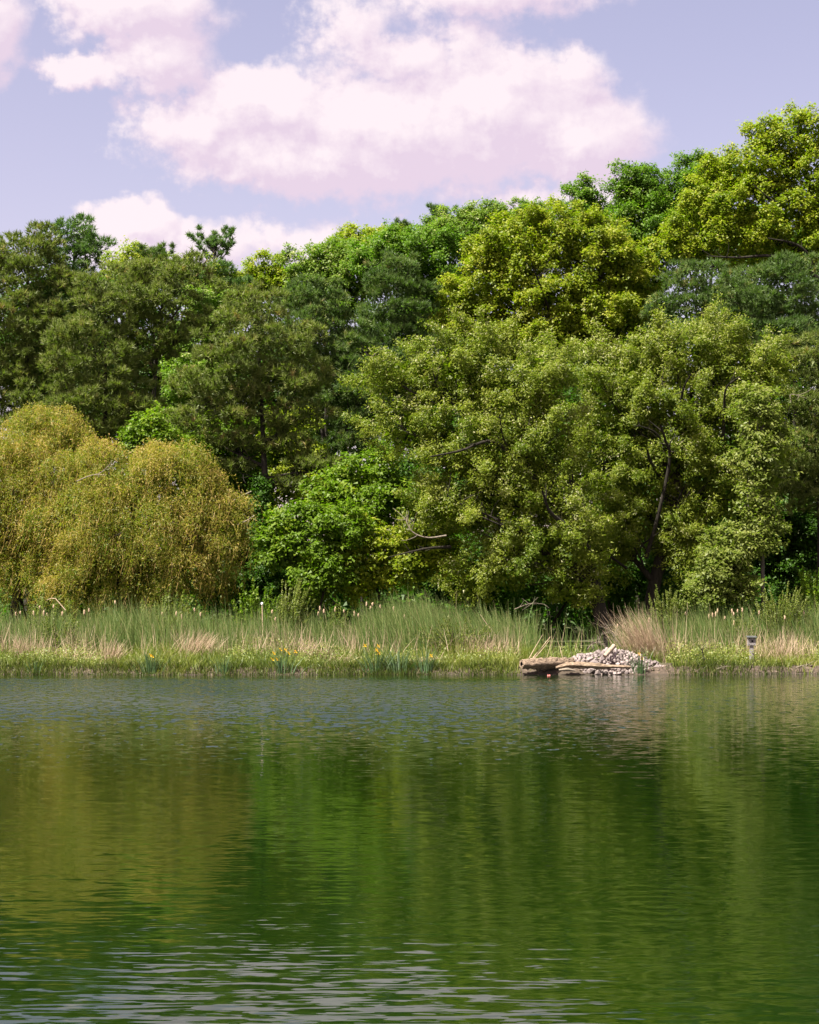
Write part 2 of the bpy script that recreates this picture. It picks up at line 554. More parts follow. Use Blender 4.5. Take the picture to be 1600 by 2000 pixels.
# ------------------------------------------------------------------ foliage
def leaf_quads(C, N, L, Wd, axis):
    u = nrm(axis - (axis * N).sum(-1, keepdims=True) * N)
    v = np.cross(N, u)
    L = np.asarray(L).reshape(-1, 1)
    Wd = np.asarray(Wd).reshape(-1, 1)
    V = np.stack([C - u * L * .5, C + v * Wd * .5 - u * L * .05, C + u * L * .5, C - v * Wd * .5 - u * L * .05], 1)
    return V.reshape(-1, 3), np.arange(len(C) * 4).reshape(-1, 4)


def leaf_tris(C, N, L, Wd, axis):
    u = nrm(axis - (axis * N).sum(-1, keepdims=True) * N)
    v = np.cross(N, u)
    L = np.asarray(L).reshape(-1, 1)
    Wd = np.asarray(Wd).reshape(-1, 1)
    b = C - u * L * .38
    V = np.stack([b - v * Wd * .58, b + v * Wd * .58, C + u * L * .62], 1)
    return V.reshape(-1, 3), np.arange(len(C) * 3).reshape(-1, 3)


class Leaves:
    def __init__(self):
        self.V, self.F, self.T, self.n = [], [], [], 0

    def add(self, V, F, T):
        self.V.append(V)
        self.F.append(F + self.n)
        self.T.append(T)
        self.n += len(V)

    def mesh(self, name, mat, org):
        return mesh_np(name, np.vstack(self.V) - np.asarray(org), np.vstack(self.F), mat, np.concatenate(self.T))


# how each kind of tree carries its leaves: size of a bough (m), flattening, leaves per square metre of bough, leaf length, width ...
SP = {
    'maple':   dict(lobe=.85, squash=.72, twigs=20, per=20, L=.17, W=.125, spread=.18, fill=30, fL=.42),
    'leafy':   dict(lobe=.80, squash=.70, twigs=23, per=17, L=.18, W=.115, spread=.17, fill=34, fL=.40),
    'silver':  dict(lobe=.75, squash=.85, twigs=37, per=20, L=.135, W=.050, spread=.15, fill=34, fL=.36),
    'shrub':   dict(lobe=.40, squash=.90, twigs=22, per=15, L=.11, W=.055, spread=.09, fill=90, fL=.20),
    'pine':    dict(lobe=.85, squash=.42, twigs=29, per=19, L=.30, W=.046, spread=.0, fill=45, fL=.34),
    'weep':    dict(lobe=.85, squash=.80, twigs=34, per=24, L=.125, W=.034, spread=.05, fill=34, fL=.34),
}


def px_ells(ells, D, depth=.85):
    out = []
    for e in ells:
        cx, cy, rx, ry = e[:4]
        off = e[4] if len(e) > 4 else 0.0
        c = P(cx, cy, D)
        k = D / FPX
        c[1] += off
        rz = ry * k
        out.append((c, np.array([rx * k, max(.5 * (rx + ry) * k * depth, .5), rz])))
    return out


def lobes_on(E, lobe, rng, cover=1.0, hidden=.35):
    """boughs spread over the skin of a union of ellipsoids"""
    C, Rr, O = [], [], []
    mid = np.mean([e[0] for e in E], axis=0)
    for k, (c, r) in enumerate(E):
        p = 1.6
        area = 4 * np.pi * (((r[0] * r[1]) ** p + (r[0] * r[2]) ** p + (r[1] * r[2]) ** p) / 3) ** (1 / p)
        lr = min(lobe, .62 * r.min() + .1)
        n = int(max(5, cover * 1.85 * area / (lr * lr * 1.9)))
        i = np.arange(n) + .5
        ph = np.arccos(1 - 2 * i / n)
        th = np.pi * (1 + 5 ** .5) * i + rng.uniform(0, 6.28)
        d = np.stack([np.cos(th) * np.sin(ph), np.sin(th) * np.sin(ph), np.cos(ph)], -1)
        d = nrm(d + rng.normal(0, .22, (n, 3)))
        q = c + d * r * rng.uniform(.58, 1.10, (n, 1)) ** 1.0
        keep = np.ones(n, bool)
        for m_, (c2, r2) in enumerate(E):
            if m_ != k:
                keep &= (((q - c2) / r2) ** 2).sum(-1) > .55
        back = (d[:, 1] > .35) & (rng.random(n) > hidden)
        low = (d[:, 2] < -.55) & (rng.random(n) > .6)
        keep &= ~back & ~low
        C.append(q[keep])
        Rr.append(lr * rng.choice([.55, .75, 1.0, 1.3], keep.sum(), p=[.35, .33, .22, .10]) * rng.uniform(.85, 1.15, keep.sum()))
        O.append(d[keep])
    return np.vstack(C), np.concatenate(Rr), np.vstack(O)


def foliage(kind, C, Rr, O, rng, dens=1.0, size=1.0, droop=0.0, E=None):
    """leaves for every bough -> Leaves"""
    s = SP[kind]
    out = Leaves()
    nt = np.maximum(3, (s['twigs'] * dens * (Rr / s['lobe']) ** 2 / size ** 2).astype(int))
    idx = np.repeat(np.arange(len(C)), nt)
    d = rng.normal(0, 1, (len(idx), 3)) + .75 * O[idx] + np.array([0, -.25, .45])
    d = nrm(d)
    rad = Rr[idx] * rng.uniform(.25, 1.0, len(idx)) ** .45
    shoot = rng.random(len(idx)) < .07                # shoots that stand out of the bough
    rad[shoot] *= rng.uniform(1.15, 1.6, shoot.sum())
    tip = C[idx] + d * rad[:, None] * np.array([1, 1, s['squash']])
    stretch = {'silver': 1.25, 'maple': .60, 'leafy': .45}.get(kind, 0)
    if stretch:                                       # boughs reach up and out as sprays
        axl = nrm(O * np.array([.8, .8, .35]) + np.array([0, 0, .75]) + rng.normal(0, .35, O.shape))
        along = rng.uniform(-.6, 1.4, len(idx))
        thin = 1 - stretch * .45 * np.clip(along + .3, 0, 1.4)
        tip = C[idx] + (tip - C[idx]) * thin[:, None] + axl[idx] * (along * rad * stretch)[:, None]
    lob_t = rng.normal(0, .10, len(C))[idx]
    if kind == 'pine':
        # tufts of needles on up-turned shoots
        k = s['per']
        ax = nrm(d * .55 + np.array([0, 0, .75]) + rng.normal(0, .25, d.shape))
        ax_ = np.repeat(ax, k, 0)
        c_ = np.repeat(tip, k, 0)
        nd = nrm(ax_ * .85 + rng.normal(0, .58, ax_.shape))
        L = s['L'] * size * rng.uniform(.7, 1.2, len(nd))[:, None]
        w = s['W'] * size
        side = nrm(np.cross(nd, rng.normal(0, 1, nd.shape)))
        base = c_ + ax_ * rng.uniform(-.10, .08, (len(nd), 1)) * size
        V = np.stack([base - side * w * .5, base + side * w * .5, base + nd * L], 1).reshape(-1, 3)
        F = np.arange(len(nd) * 3).reshape(-1, 3)
        T = np.clip(.42 + np.repeat(lob_t + rng.normal(0, .19, len(tip)), k) + rng.normal(0, .08, len(nd)), 0, 1)
        brown = np.repeat(rng.random(len(tip)) < .025, k)
        T[brown] = np.clip(T[brown] + .45, 0, 1)
        out.add(V, F, T)
        return out
    if kind == 'weep':
        # strands arching out over the crown, then hanging
        nseg = 7
        L = rng.choice([.5, .9, 1.7], len(tip), p=[.4, .35, .25]) * rng.uniform(.7, 1.3, len(tip)) * size
        out_d = nrm(d * np.array([1, 1, .2]) + rng.normal(0, .25, d.shape) * np.array([1, 1, .3]))
        tt = np.linspace(0, 1, nseg)
        st = []
        for q in tt:
            hang = np.array([0, 0, -1.0]) * (q ** 1.7 * .80 * L)[:, None] + out_d * (np.sin(q * 1.5) * .42 * L)[:, None] + np.array([0.22 * q, 0, .12]) * (np.sin(q * 3.1) * L)[:, None]
            st.append(tip + hang + rng.normal(0, .03, tip.shape))
        st = np.stack(st, 1)
        # thin twig ribbons
        a_, b_ = st[:, :-1].reshape(-1, 3), st[:, 1:].reshape(-1, 3)
        sd = nrm(np.cross(b_ - a_, rng.normal(0, 1, a_.shape))) * .010
        out.add(np.stack([a_ - sd, a_ + sd, b_], 1).reshape(-1, 3), np.arange(len(a_) * 3).reshape(-1, 3), np.clip(rng.normal(.85, .12, len(a_)), 0, 1))
        k = s['per']
        li = np.repeat(np.arange(len(tip)), k)
        q = rng.uniform(.05, 1.0, len(li)) * (nseg - 1.001)
        i0 = q.astype(int)
        fr = (q - i0)[:, None]
        c_ = st[li, i0] * (1 - fr) + st[li, i0 + 1] * fr + rng.normal(0, .11, (len(li), 3))
        tang = nrm(st[li, i0 + 1] - st[li, i0])
        axs = nrm(tang + rng.normal(0, .75, tang.shape))
        N = nrm(rng.normal(0, 1, tang.shape) + np.array([-.3, -.6, .6]))
        V, F = leaf_tris(c_, N, s['L'] * size * rng.uniform(.6, 1.3, len(li)), s['W'] * size * rng.uniform(.7, 1.3, len(li)), axs)
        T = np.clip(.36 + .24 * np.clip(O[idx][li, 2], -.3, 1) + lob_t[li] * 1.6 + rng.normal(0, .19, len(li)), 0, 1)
        out.add(V, F, T)
        return out
    k = s['per']
    li = np.repeat(np.arange(len(tip)), k)
    c_ = tip[li] + rng.normal(0, s['spread'] * size, (len(li), 3)) * np.array([1, 1, .7])
    dd = d[li]
    if kind in ('silver', 'shrub'):
        axs = nrm(dd * .8 + np.array([0, 0, .35 - droop]) + rng.normal(0, .6, dd.shape))
        N = nrm(dd * .6 + np.array([-.1, -.25, .5]) + rng.normal(0, .5, dd.shape))
    else:
        axs = nrm(dd * .7 + np.array([0, 0, -.35]) + rng.normal(0, .6, dd.shape))
        N = nrm(dd * .45 + np.array([0, -.15, .70]) + rng.normal(0, .50, dd.shape))
    V, F = leaf_tris(c_, N, s['L'] * size * rng.uniform(.65, 1.3, len(li)), s['W'] * size * rng.uniform(.7, 1.25, len(li)), axs)
    T = .42 + lob_t[li] + rng.normal(0, .11, len(li)) + np.repeat(rng.normal(0, .10, len(tip)), k)
    if kind == 'silver':
        T = np.minimum(T, .84)
        up_ = np.clip(O[idx][:, 2] * .7 + d[:, 2] * .6, 0, 1)[li]
        fl = rng.random(len(li)) < .012 + .17 * up_ ** 1.5     # leaves the wind has turned over, most on the tops
        T[fl] = rng.uniform(.88, 1.0, fl.sum())
    if kind == 'maple':
        hi = np.repeat(rng.random(len(tip)) < .16, k) & (rng.random(len(li)) < .5)    # pale young tips
        T[hi] += .35
    out.add(V, F, np.clip(T, 0, 1))
    return out


TREE_STATS = {}


def make_tree(name, label, cat, kind, mat, D, ells, base_x, seed, bark='bark', trunk_r=.17, top=None, group=None, dens=1.0, size=1.0,
              cover=1.0, limbs=5, depth=.85, mid=None, extra=(), lobe=None, hidden=.14, base_dy=0.0, droop=0.0, fill=1.0, att=None, forks=0):
    rng = np.random.default_rng(seed)
    E = px_ells(ells, D, depth)
    bx = (base_x - 800) / FPX * D
    by = D + base_dy
    base = np.array([bx, by, float(ground_z(bx, by)) - .08])
    root = thing(name, base, label, cat, group)
    C, Rr, O = lobes_on(E, lobe or SP[kind]['lobe'] * size, rng, cover * (.85 if kind == 'pine' else 1), hidden)
    lv = foliage(kind, C, Rr, O, rng, dens, size, droop)
    # large inner leaves so that the middle of the crown is not hollow
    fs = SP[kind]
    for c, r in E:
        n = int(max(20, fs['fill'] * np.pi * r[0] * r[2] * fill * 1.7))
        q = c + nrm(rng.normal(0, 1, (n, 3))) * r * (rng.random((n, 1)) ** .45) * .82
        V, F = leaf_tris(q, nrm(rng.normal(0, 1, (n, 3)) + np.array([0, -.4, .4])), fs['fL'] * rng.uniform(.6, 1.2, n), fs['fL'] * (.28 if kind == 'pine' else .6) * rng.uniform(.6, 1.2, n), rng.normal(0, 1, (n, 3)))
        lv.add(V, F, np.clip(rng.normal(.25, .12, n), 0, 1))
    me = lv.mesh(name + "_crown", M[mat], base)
    tag(link("crown", me, root), kind='stuff')
    TREE_STATS[name] = TREE_STATS.get(name, 0) + len(me.polygons)
    # trunk
    ztop = max(c[2] + r[2] for c, r in E)
    if top is None:
        kmax = max(range(len(E)), key=lambda q: E[q][0][2] + E[q][1][2])
        tp = E[kmax][0] + np.array([0, 0, E[kmax][1][2] * .75])
    else:
        tp = P(top[0], top[1], D)
    pts = [base]
    if mid:
        for mx, my in mid:
            p = P(mx, my, D)
            p[1] = by + (tp[1] - by) * (p[2] - base[2]) / max(tp[2] - base[2], .1)
            pts.append(p)
    else:
        for f in (.35, .7):
            p = base + (tp - base) * f + rng.normal(0, .12, 3) * np.array([1, 1, 0])
            pts.append(p)
    pts.append(tp)
    tpath = smoothpath(pts, 16)
    trad = np.linspace(1, .12, 16) ** .9 * trunk_r
    trad[0] *= 1.35
    tb = Tubes()
    tb.add(tpath, trad, 8)
    link("trunk", tb.mesh(name + "_trunk", M[bark], base), root)
    # limbs: each goes to a knot of boughs and forks to them
    k = min(limbs, len(C))
    if k:
        cent = C[rng.choice(len(C), k, replace=False)].copy()
        for _ in range(4):
            w = ((C[:, None] - cent[None]) ** 2).sum(-1).argmin(1)
            for q in range(k):
                if (w == q).any():
                    cent[q] = C[w == q].mean(0)
        for q in range(k):
            mem = np.where(w == q)[0]
            if not len(mem):
                continue
            tz = base[2] + (cent[q][2] - base[2]) * (att or (.62 if kind != 'pine' else .93))
            ia = int(np.abs(tpath[:, 2] - tz).argmin())
            ia = max(2, min(13, ia))
            a_ = tpath[ia]
            c_ = cent[q]
            b_ = a_ + (c_ - a_) * .5 + np.array([0, 0, (.15 if kind != 'pine' else -.05) * np.linalg.norm(c_ - a_)]) + rng.normal(0, .15, 3)
            pth = bez(a_, b_, c_, 9)
            r0 = min(trad[ia] * .75, trunk_r * .5)
            tb = Tubes()
            tb.add(pth, np.linspace(r0, r0 * .25, 9), 5)
            for m_ in rng.permutation(mem)[:14]:
                s0 = pth[rng.integers(3, 9)]
                e0 = C[m_]
                b0 = (s0 + e0) / 2 + rng.normal(0, .14, 3)
                tb.add(bez(s0, b0, e0, 5), np.linspace(max(r0 * .35, .02), .009, 5), 3)
                for _ in range(1):
                    e1 = e0 + nrm(O[m_] + rng.normal(0, .5, 3)) * Rr[m_] * .8
                    tb.add(bez(e0 * .6 + b0 * .4, e0 + rng.normal(0, .08, 3), e1, 4), np.linspace(.016, .006, 4), 3)
            link("limb", tb.mesh(name + "_limb", M[bark], base), root)
    if forks:
        cand = np.where((O[:, 1] < -.35) & (np.abs(O[:, 2]) < .5))[0]
        for m_ in rng.permutation(cand)[:forks]:
            e0 = C[m_] + O[m_] * Rr[m_] * .5
            ia = int(np.clip(np.abs(tpath[:, 2] - (base[2] + (e0[2] - base[2]) * .72)).argmin(), 3, 14))
            a_ = tpath[ia] * .55 + e0 * .45
            tb = Tubes()
            pth = bez(a_, (a_ + e0) / 2 + rng.normal(0, .3, 3), e0 + np.array([0, 0, .3]), 8)
            tb.add(pth, np.linspace(.075, .022, 8), 5)
            for _ in range(7):
                q = rng.integers(3, 8)
                dv = nrm(np.array([rng.normal(0, .7), -.25, .9]) + rng.normal(0, .3, 3))
                l = rng.uniform(.6, 1.5)
                tb.add(bez(pth[q], pth[q] + dv * l * .5 + rng.normal(0, .12, 3), pth[q] + dv * l, 6), np.linspace(.03, .009, 6), 4)
            link("limb", tb.mesh(name + "_limb", M[bark], base), root)
    for ex in extra:                      # limbs and bare branches that show in the photograph
        nm, bm, pth_px, r0, r1 = ex[:5]
        dy = ex[5] if len(ex) > 5 else -1.5
        if nm == 'limb':
            dys = dy * np.linspace(.25, 1, len(pth_px))
        else:
            dys = np.full(len(pth_px), dy)
        pp = smoothpath([P(px, py, D + q) for (px, py), q in zip(pth_px, dys)], 5 * len(pth_px))
        tb = Tubes()
        tb.add(pp, np.linspace(r0, r1, len(pp)), 6)
        for _ in range(ex[6] if len(ex) > 6 else 4):
            q = rng.integers(len(pp) // 3, len(pp) - 1)
            dv = nrm(nrm(pp[q] - pp[q - 1]) + rng.normal(0, .6, 3) * np.array([1, .6, 1]))
            l = rng.uniform(.35, .9)
            tb.add(bez(pp[q], pp[q] + dv * l * .5 + rng.normal(0, .06, 3), pp[q] + dv * l + np.array([0, 0, .1]), 5), np.linspace(max(r1, .014), .007, 5), 4)
        link(nm, tb.mesh(name + "_" + nm, M[bm], base), root)
    return root


T = make_tree
EV = 'evergreens at the water side wood'
# --- pines
T('pine_tree', 'broad dark pine at the left edge with a rounded lumpy top', 'tree', 'pine', 'pine', 93,
  [(55, 500, 70, 50), (40, 580, 110, 90), (10, 690, 110, 110), (60, 780, 100, 80)], 55, 11, 'bark_pine', .24)
T('pine_tree', 'tallest left pine with an open spiky top against the white cloud', 'tree', 'pine', 'pine_green', 95,
  [(145, 458, 42, 32), (170, 490, 30, 28), (130, 520, 60, 45), (140, 610, 80, 80), (150, 710, 90, 80)], 140, 12, 'bark_pine', .22, cover=.85)
T('pine_tree', 'brownish pine below the tall spiky one, above the golden willow', 'tree', 'pine', 'pine', 87,
  [(205, 600, 50, 70), (180, 700, 90, 80), (200, 790, 90, 70), (130, 830, 70, 50)], 190, 13, 'bark_pine', .2)
T('pine_tree', 'flat topped pine with a long bare trunk showing below its crown', 'tree', 'pine', 'pine', 90,
  [(325, 535, 75, 32), (320, 590, 95, 48), (280, 655, 55, 30), (360, 650, 55, 34), (270, 715, 38, 20), (320, 690, 34, 14)], 303, 14, 'bark_pine', .22,
  mid=[(300, 840), (303, 740)], extra=[('limb', 'bark_pine', [(307, 640), (330, 628), (352, 600)], .09, .03, -1.0)])
T('pine_tree', 'slim pine with a pale thin trunk left of the bare trunked pine', 'tree', 'pine', 'pine', 91,
  [(255, 570, 45, 50), (250, 780, 60, 50), (245, 660, 30, 30)], 264, 15, 'bark_grey', .10, mid=[(266, 760), (270, 680)])
T('pine_tree', 'wide pine with dark trunk and bare grey lower branches beside the golden willow', 'tree', 'pine', 'pine', 84,
  [(500, 600, 70, 42), (500, 670, 105, 52), (440, 745, 85, 45), (560, 740, 80, 45), (410, 815, 70, 40), (500, 800, 75, 40), (600, 810, 45, 25), (625, 908, 62, 17), (470, 868, 55, 20), (560, 866, 50, 18), (450, 912, 40, 13), (570, 945, 36, 11)],
  520, 16, 'bark_pine', .27, mid=[(518, 980), (514, 860)],
  extra=[('dead_branch', 'dead', [(512, 995), (490, 1012), (462, 1026), (437, 1027)], .05, .012, -.6, 9),
         ('dead_branch', 'dead', [(496, 958), (470, 970), (447, 982), (420, 984)], .055, .014, -.6, 7),
         ('limb', 'bark_pine', [(518, 935), (560, 926), (600, 922), (640, 928)], .07, .02, -.4, 7),
         ('limb', 'bark_pine', [(520, 945), (545, 942), (570, 950)], .05, .015, -.4, 4),
         ('limb', 'bark_pine', [(515, 862), (545, 858), (570, 866)], .06, .02, -.4, 4),
         ('limb', 'bark_pine', [(512, 935), (490, 930), (465, 922)], .05, .015, -.4, 4)])
T('pine_tree', 'dark pine behind the wide trunked one, below the pale maple', 'tree', 'pine', 'pine_dark', 97,
  [(605, 585, 60, 42), (610, 650, 90, 70), (660, 740, 90, 75), (690, 830, 70, 70)], 660, 17, 'bark_pine', .22)
T('pine_tree', 'dark pine in the middle with pointed top under the deep green maple', 'tree', 'pine', 'pine_dark', 99,
  [(775, 535, 48, 42), (770, 600, 75, 60), (740, 690, 85, 75), (800, 660, 50, 50), (740, 790, 60, 60)], 765, 18, 'bark_pine', .2,
  extra=[('dead_branch', 'dead', [(745, 680), (720, 700), (690, 705)], .04, .01, -3.0, 5)])
T('pine_tree', 'dense dark pine behind the silvery willow, left of the right hand pair', 'tree', 'pine', 'pine_dark', 97,
  [(1360, 560, 65, 50), (1350, 630, 75, 60), (1420, 620, 70, 60)], 1370, 19, 'bark_pine', .2)
T('pine_tree', 'large dark pine under the spreading limbs of the tall right tree', 'tree', 'pine', 'pine_dark', 95,
  [(1480, 580, 80, 55), (1560, 570, 70, 60), (1520, 660, 90, 60), (1590, 690, 60, 80)], 1540, 20, 'bark_pine', .22)
T('pine_tree', 'brown tinged pine at the right edge with deep shade under it', 'tree', 'pine', 'pine', 86,
  [(1600, 790, 75, 60), (1580, 880, 60, 50), (1620, 960, 80, 70), (1570, 960, 40, 40), (1600, 700, 60, 45)], 1600, 21, 'bark_pine', .22,
  extra=[('dead_branch', 'dead', [(1545, 785), (1546, 770), (1575, 778)], .03, .01, -2.2, 2)])


def spire(name, label, D, top, half, bottom, seed, n=9, mat='pine_dark', dens=1.0):
    """open conifer top whose boughs sweep up"""
    rng = np.random.default_rng(seed)
    tp = P(top[0], top[1], D)
    base = np.array([tp[0], D, float(ground_z(tp[0], D)) - .1])
    root = thing(name, base, label, 'tree')
    tb = Tubes()
    tb.add(smoothpath([base, (base + tp) / 2 + np.array([.1, 0, 0]), tp], 14), np.linspace(.2, .02, 14), 7)
    link("trunk", tb.mesh(name + "_trunk", M['bark_pine'], base), root)
    zb = P(top[0], bottom, D)[2]
    C, O = [], []
    for k in range(n):
        f = (k + .5) / n
        a0 = tp * 1.0
        a0[2] = zb + (tp[2] - zb) * f * .72
        th = k * 2.4 + rng.uniform(-.4, .4)
        rr = half / FPX * D * (1.05 - .55 * f) * rng.uniform(.7, 1.1)
        e = a0 + np.array([np.cos(th) * rr, np.sin(th) * np.sin(th) * rr * .8, rr * rng.uniform(.8, 1.35)])
        b = a0 + (e - a0) * .55 + np.array([0, 0, -.12 * rr])
        tb = Tubes()
        pth = bez(a0, b, e, 7)
        tb.add(pth, np.linspace(.045, .012, 7), 5)
        link("limb", tb.mesh(name + "_limb", M['bark_pine'], base), root)
        for q in (2, 3, 4, 5, 6, 6):
            C.append(pth[q] + rng.normal(0, .10, 3))
            O.append(nrm(e - a0))
    C.append(tp)
    O.append(np.array([0, 0, 1.0]))
    C.append(tp - np.array([0, 0, .4]))
    O.append(np.array([0, 0, 1.0]))
    C = np.array(C)
    lv = foliage('pine', C, np.full(len(C), .15), np.array(O), rng, 5.0 * dens, 1.0)
    # lower crown
    E = [(P(top[0], bottom + half * .9, D), np.array([half * 1.1, half, half * .9]) * D / FPX)]
    c2, r2, o2 = lobes_on(E, .8, rng)
    l2 = foliage('pine', c2, r2, o2, rng, 1.0, 1.0)
    lv.F.extend([f + lv.n for f in l2.F])
    lv.V.extend(l2.V)
    lv.T.extend(l2.T)
    tag(link("crown", lv.mesh(name + "_crown", M[mat], base), root), kind='stuff')


spire('conifer_tree', 'sparse conifer top with raised tufted arms beside the lower cloud', 112, (418, 468), 52, 522, 31, 12, 'pine_green')
spire('conifer_tree', 'small dark conifer top in front of the yellow crown left of the tufted one', 108, (300, 494), 40, 525, 32, 7, 'pine_dark')
spire('conifer_tree', 'thin wispy conifer tip highest on the middle ridge line', 126, (858, 405), 30, 445, 33, 8, 'pine_green', .6)
spire('conifer_tree', 'short pointed conifer tip just left of the wispy one on the ridge', 128, (783, 438), 16, 460, 34, 6, 'pine_dark', .8)

# --- broad-leaved trees on the slope
T('maple_tree', 'small yellow green crown peeping out behind the left pines', 'tree', 'maple', 'yellow', 120,
  [(262, 525, 52, 30), (235, 555, 40, 40), (340, 530, 40, 26)], 262, 41, size=.9)
T('maple_tree', 'low yellow crown under the tufted conifer top', 'tree', 'maple', 'yellow', 113,
  [(430, 560, 50, 32), (390, 565, 40, 35), (450, 600, 50, 40)], 430, 42, size=.9)
T('maple_tree', 'rounded golden yellow crown between the lower cloud and the dark pines', 'tree', 'maple', 'yellow', 115,
  [(525, 540, 48, 38), (560, 560, 40, 40), (490, 570, 40, 40)], 525, 43, size=.9)
T('maple_tree', 'pale blossoming green maple at the foot of the ridge line', 'tree', 'maple', 'pale', 112,
  [(640, 525, 50, 38), (605, 545, 35, 45), (680, 540, 50, 50), (640, 590, 70, 50)], 640, 44, size=.9)
T('maple_tree', 'yellow green crown standing above the pale blossoming maple', 'tree', 'maple', 'yellow', 121,
  [(705, 482, 50, 34), (745, 490, 40, 34), (670, 500, 30, 30)], 705, 45, size=.9)
T('maple_tree', 'deep green billowing maple left of the big yellow tree', 'tree', 'maple', 'green', 108,
  [(790, 500, 55, 50), (850, 520, 60, 60), (840, 590, 65, 60), (730, 520, 40, 40), (860, 640, 45, 40)], 820, 46, size=.9)
T('maple_tree', 'dark green maple with several round tips on the middle ridge', 'tree', 'maple', 'pale', 123,
  [(905, 450, 60, 40), (955, 425, 45, 26), (1005, 425, 40, 24), (1040, 440, 40, 26), (970, 470, 90, 45), (850, 465, 45, 35)], 950, 47, size=.9)
T('oak_tree', 'big yellow olive tree filling the middle of the slope', 'tree', 'maple', 'olive', 100,
  [(1000, 500, 90, 70), (1110, 470, 95, 65), (1190, 520, 80, 70), (950, 580, 75, 60), (1060, 590, 110, 70), (1180, 620, 95, 70), (1050, 660, 130, 45), (910, 640, 50, 40), (1230, 560, 50, 60)],
  1080, 48, trunk_r=.35, limbs=8, size=.85, forks=5,
  extra=[('limb', 'bark', [(1085, 640), (1060, 570), (1040, 520)], .10, .03, -3.6, 6)])
T('maple_tree', 'small green tree with a pointed double top in front of the bright cloud edge', 'tree', 'maple', 'green', 114,
  [(1142, 385, 32, 32), (1165, 415, 38, 30), (1120, 425, 40, 30)], 1142, 49, size=.9, cover=.8)
T('maple_tree', 'bushy green maple with two lumpy tops right of the cloud', 'tree', 'maple', 'green', 111,
  [(1225, 370, 28, 34), (1262, 365, 32, 34), (1240, 430, 58, 55), (1250, 520, 50, 60), (1290, 460, 50, 60)], 1245, 50, size=.9)
T('maple_tree', 'deep green maple on the ridge beside the tall right tree', 'tree', 'maple', 'green', 116,
  [(1355, 345, 25, 34), (1385, 335, 25, 28), (1345, 390, 60, 50), (1400, 380, 45, 50)], 1370, 51, size=.9, cover=.85)
T('oak_tree', 'tall yellow green tree at the top right with open branches against the sky', 'tree', 'maple', 'yellow', 104,
  [(1560, 275, 70, 55), (1500, 265, 45, 30), (1490, 330, 60, 50), (1590, 360, 70, 70), (1420, 400, 75, 50), (1450, 345, 50, 45), (1400, 350, 36, 36), (1510, 420, 90, 55), (1370, 450, 70, 45), (1330, 490, 45, 32), (1440, 480, 90, 35), (1570, 470, 80, 40)],
  1625, 52, trunk_r=.42, limbs=7, cover=.78, dens=1.0, size=.9, mid=[(1622, 700), (1610, 560)], fill=.6, att=.92,
  extra=[('limb', 'bark', [(1610, 560), (1570, 520), (1510, 500), (1440, 503), (1380, 500)], .17, .03, -2.2, 6),
         ('limb', 'bark', [(1600, 525), (1560, 480), (1500, 465)], .12, .03, -2.6, 5),
         ('limb', 'bark', [(1605, 300), (1580, 280), (1555, 262)], .07, .02, -1.6, 5),
         ('limb', 'bark', [(1610, 400), (1570, 380), (1520, 395), (1470, 360)], .10, .025, -2.4, 5)])
T('maple_tree', 'green foliage seen through the gap between the flat topped and wide pines', 'tree', 'maple', 'pale', 103,
  [(410, 620, 60, 60), (400, 720, 60, 60), (370, 790, 50, 60)], 405, 53, size=.9)

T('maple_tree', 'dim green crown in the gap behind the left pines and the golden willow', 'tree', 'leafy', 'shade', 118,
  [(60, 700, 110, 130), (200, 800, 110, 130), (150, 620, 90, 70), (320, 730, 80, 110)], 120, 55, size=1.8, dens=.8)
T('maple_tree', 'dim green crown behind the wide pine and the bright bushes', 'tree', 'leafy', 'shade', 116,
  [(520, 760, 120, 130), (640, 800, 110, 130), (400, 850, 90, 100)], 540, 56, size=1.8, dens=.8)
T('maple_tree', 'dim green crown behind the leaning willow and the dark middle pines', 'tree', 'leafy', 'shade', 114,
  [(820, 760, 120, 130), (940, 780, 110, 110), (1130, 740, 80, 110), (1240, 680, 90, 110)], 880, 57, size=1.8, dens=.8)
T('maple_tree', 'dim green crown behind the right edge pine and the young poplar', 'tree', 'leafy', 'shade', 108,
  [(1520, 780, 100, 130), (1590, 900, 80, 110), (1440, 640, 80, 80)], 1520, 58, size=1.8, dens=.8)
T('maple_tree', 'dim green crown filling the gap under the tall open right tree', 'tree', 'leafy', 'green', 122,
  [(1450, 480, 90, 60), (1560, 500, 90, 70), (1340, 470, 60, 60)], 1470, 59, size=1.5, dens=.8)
# --- young trees and bushes under the pines
T('young_maple', 'bright yellow green sapling in front of the bare pine trunk', 'tree', 'leafy', 'bright', 83,
  [(288, 835, 30, 26), (300, 875, 50, 34), (330, 905, 45, 30)], 295, 61, trunk_r=.07)
T('young_maple', 'leafy green young tree between the golden willow and the wide pine', 'tree', 'leafy', 'bright', 87,
  [(395, 880, 65, 50), (440, 930, 60, 55), (470, 880, 40, 50), (420, 990, 60, 40)], 425, 62, trunk_r=.10)
T('young_maple', 'sunlit yellow leaved young tree right behind the wide pine trunk', 'tree', 'leafy', 'yellow', 90,
  [(560, 870, 50, 60), (590, 960, 60, 50), (470, 940, 50, 40)], 560, 63, trunk_r=.09)
T('bush', 'bright big leaved bush right of the dark pine trunk near the reeds', 'bush', 'leafy', 'bright', 79,
  [(575, 1030, 50, 34), (600, 1085, 75, 45), (540, 1075, 30, 30), (655, 1040, 60, 45), (640, 1120, 60, 40)], 600, 64, trunk_r=.07)
T('bush', 'yellow green bush below the reaching pine bough in the middle', 'bush', 'leafy', 'bright', 83,
  [(720, 935, 60, 42), (660, 970, 60, 40), (760, 990, 70, 50), (690, 1010, 60, 45)], 710, 65, trunk_r=.09)
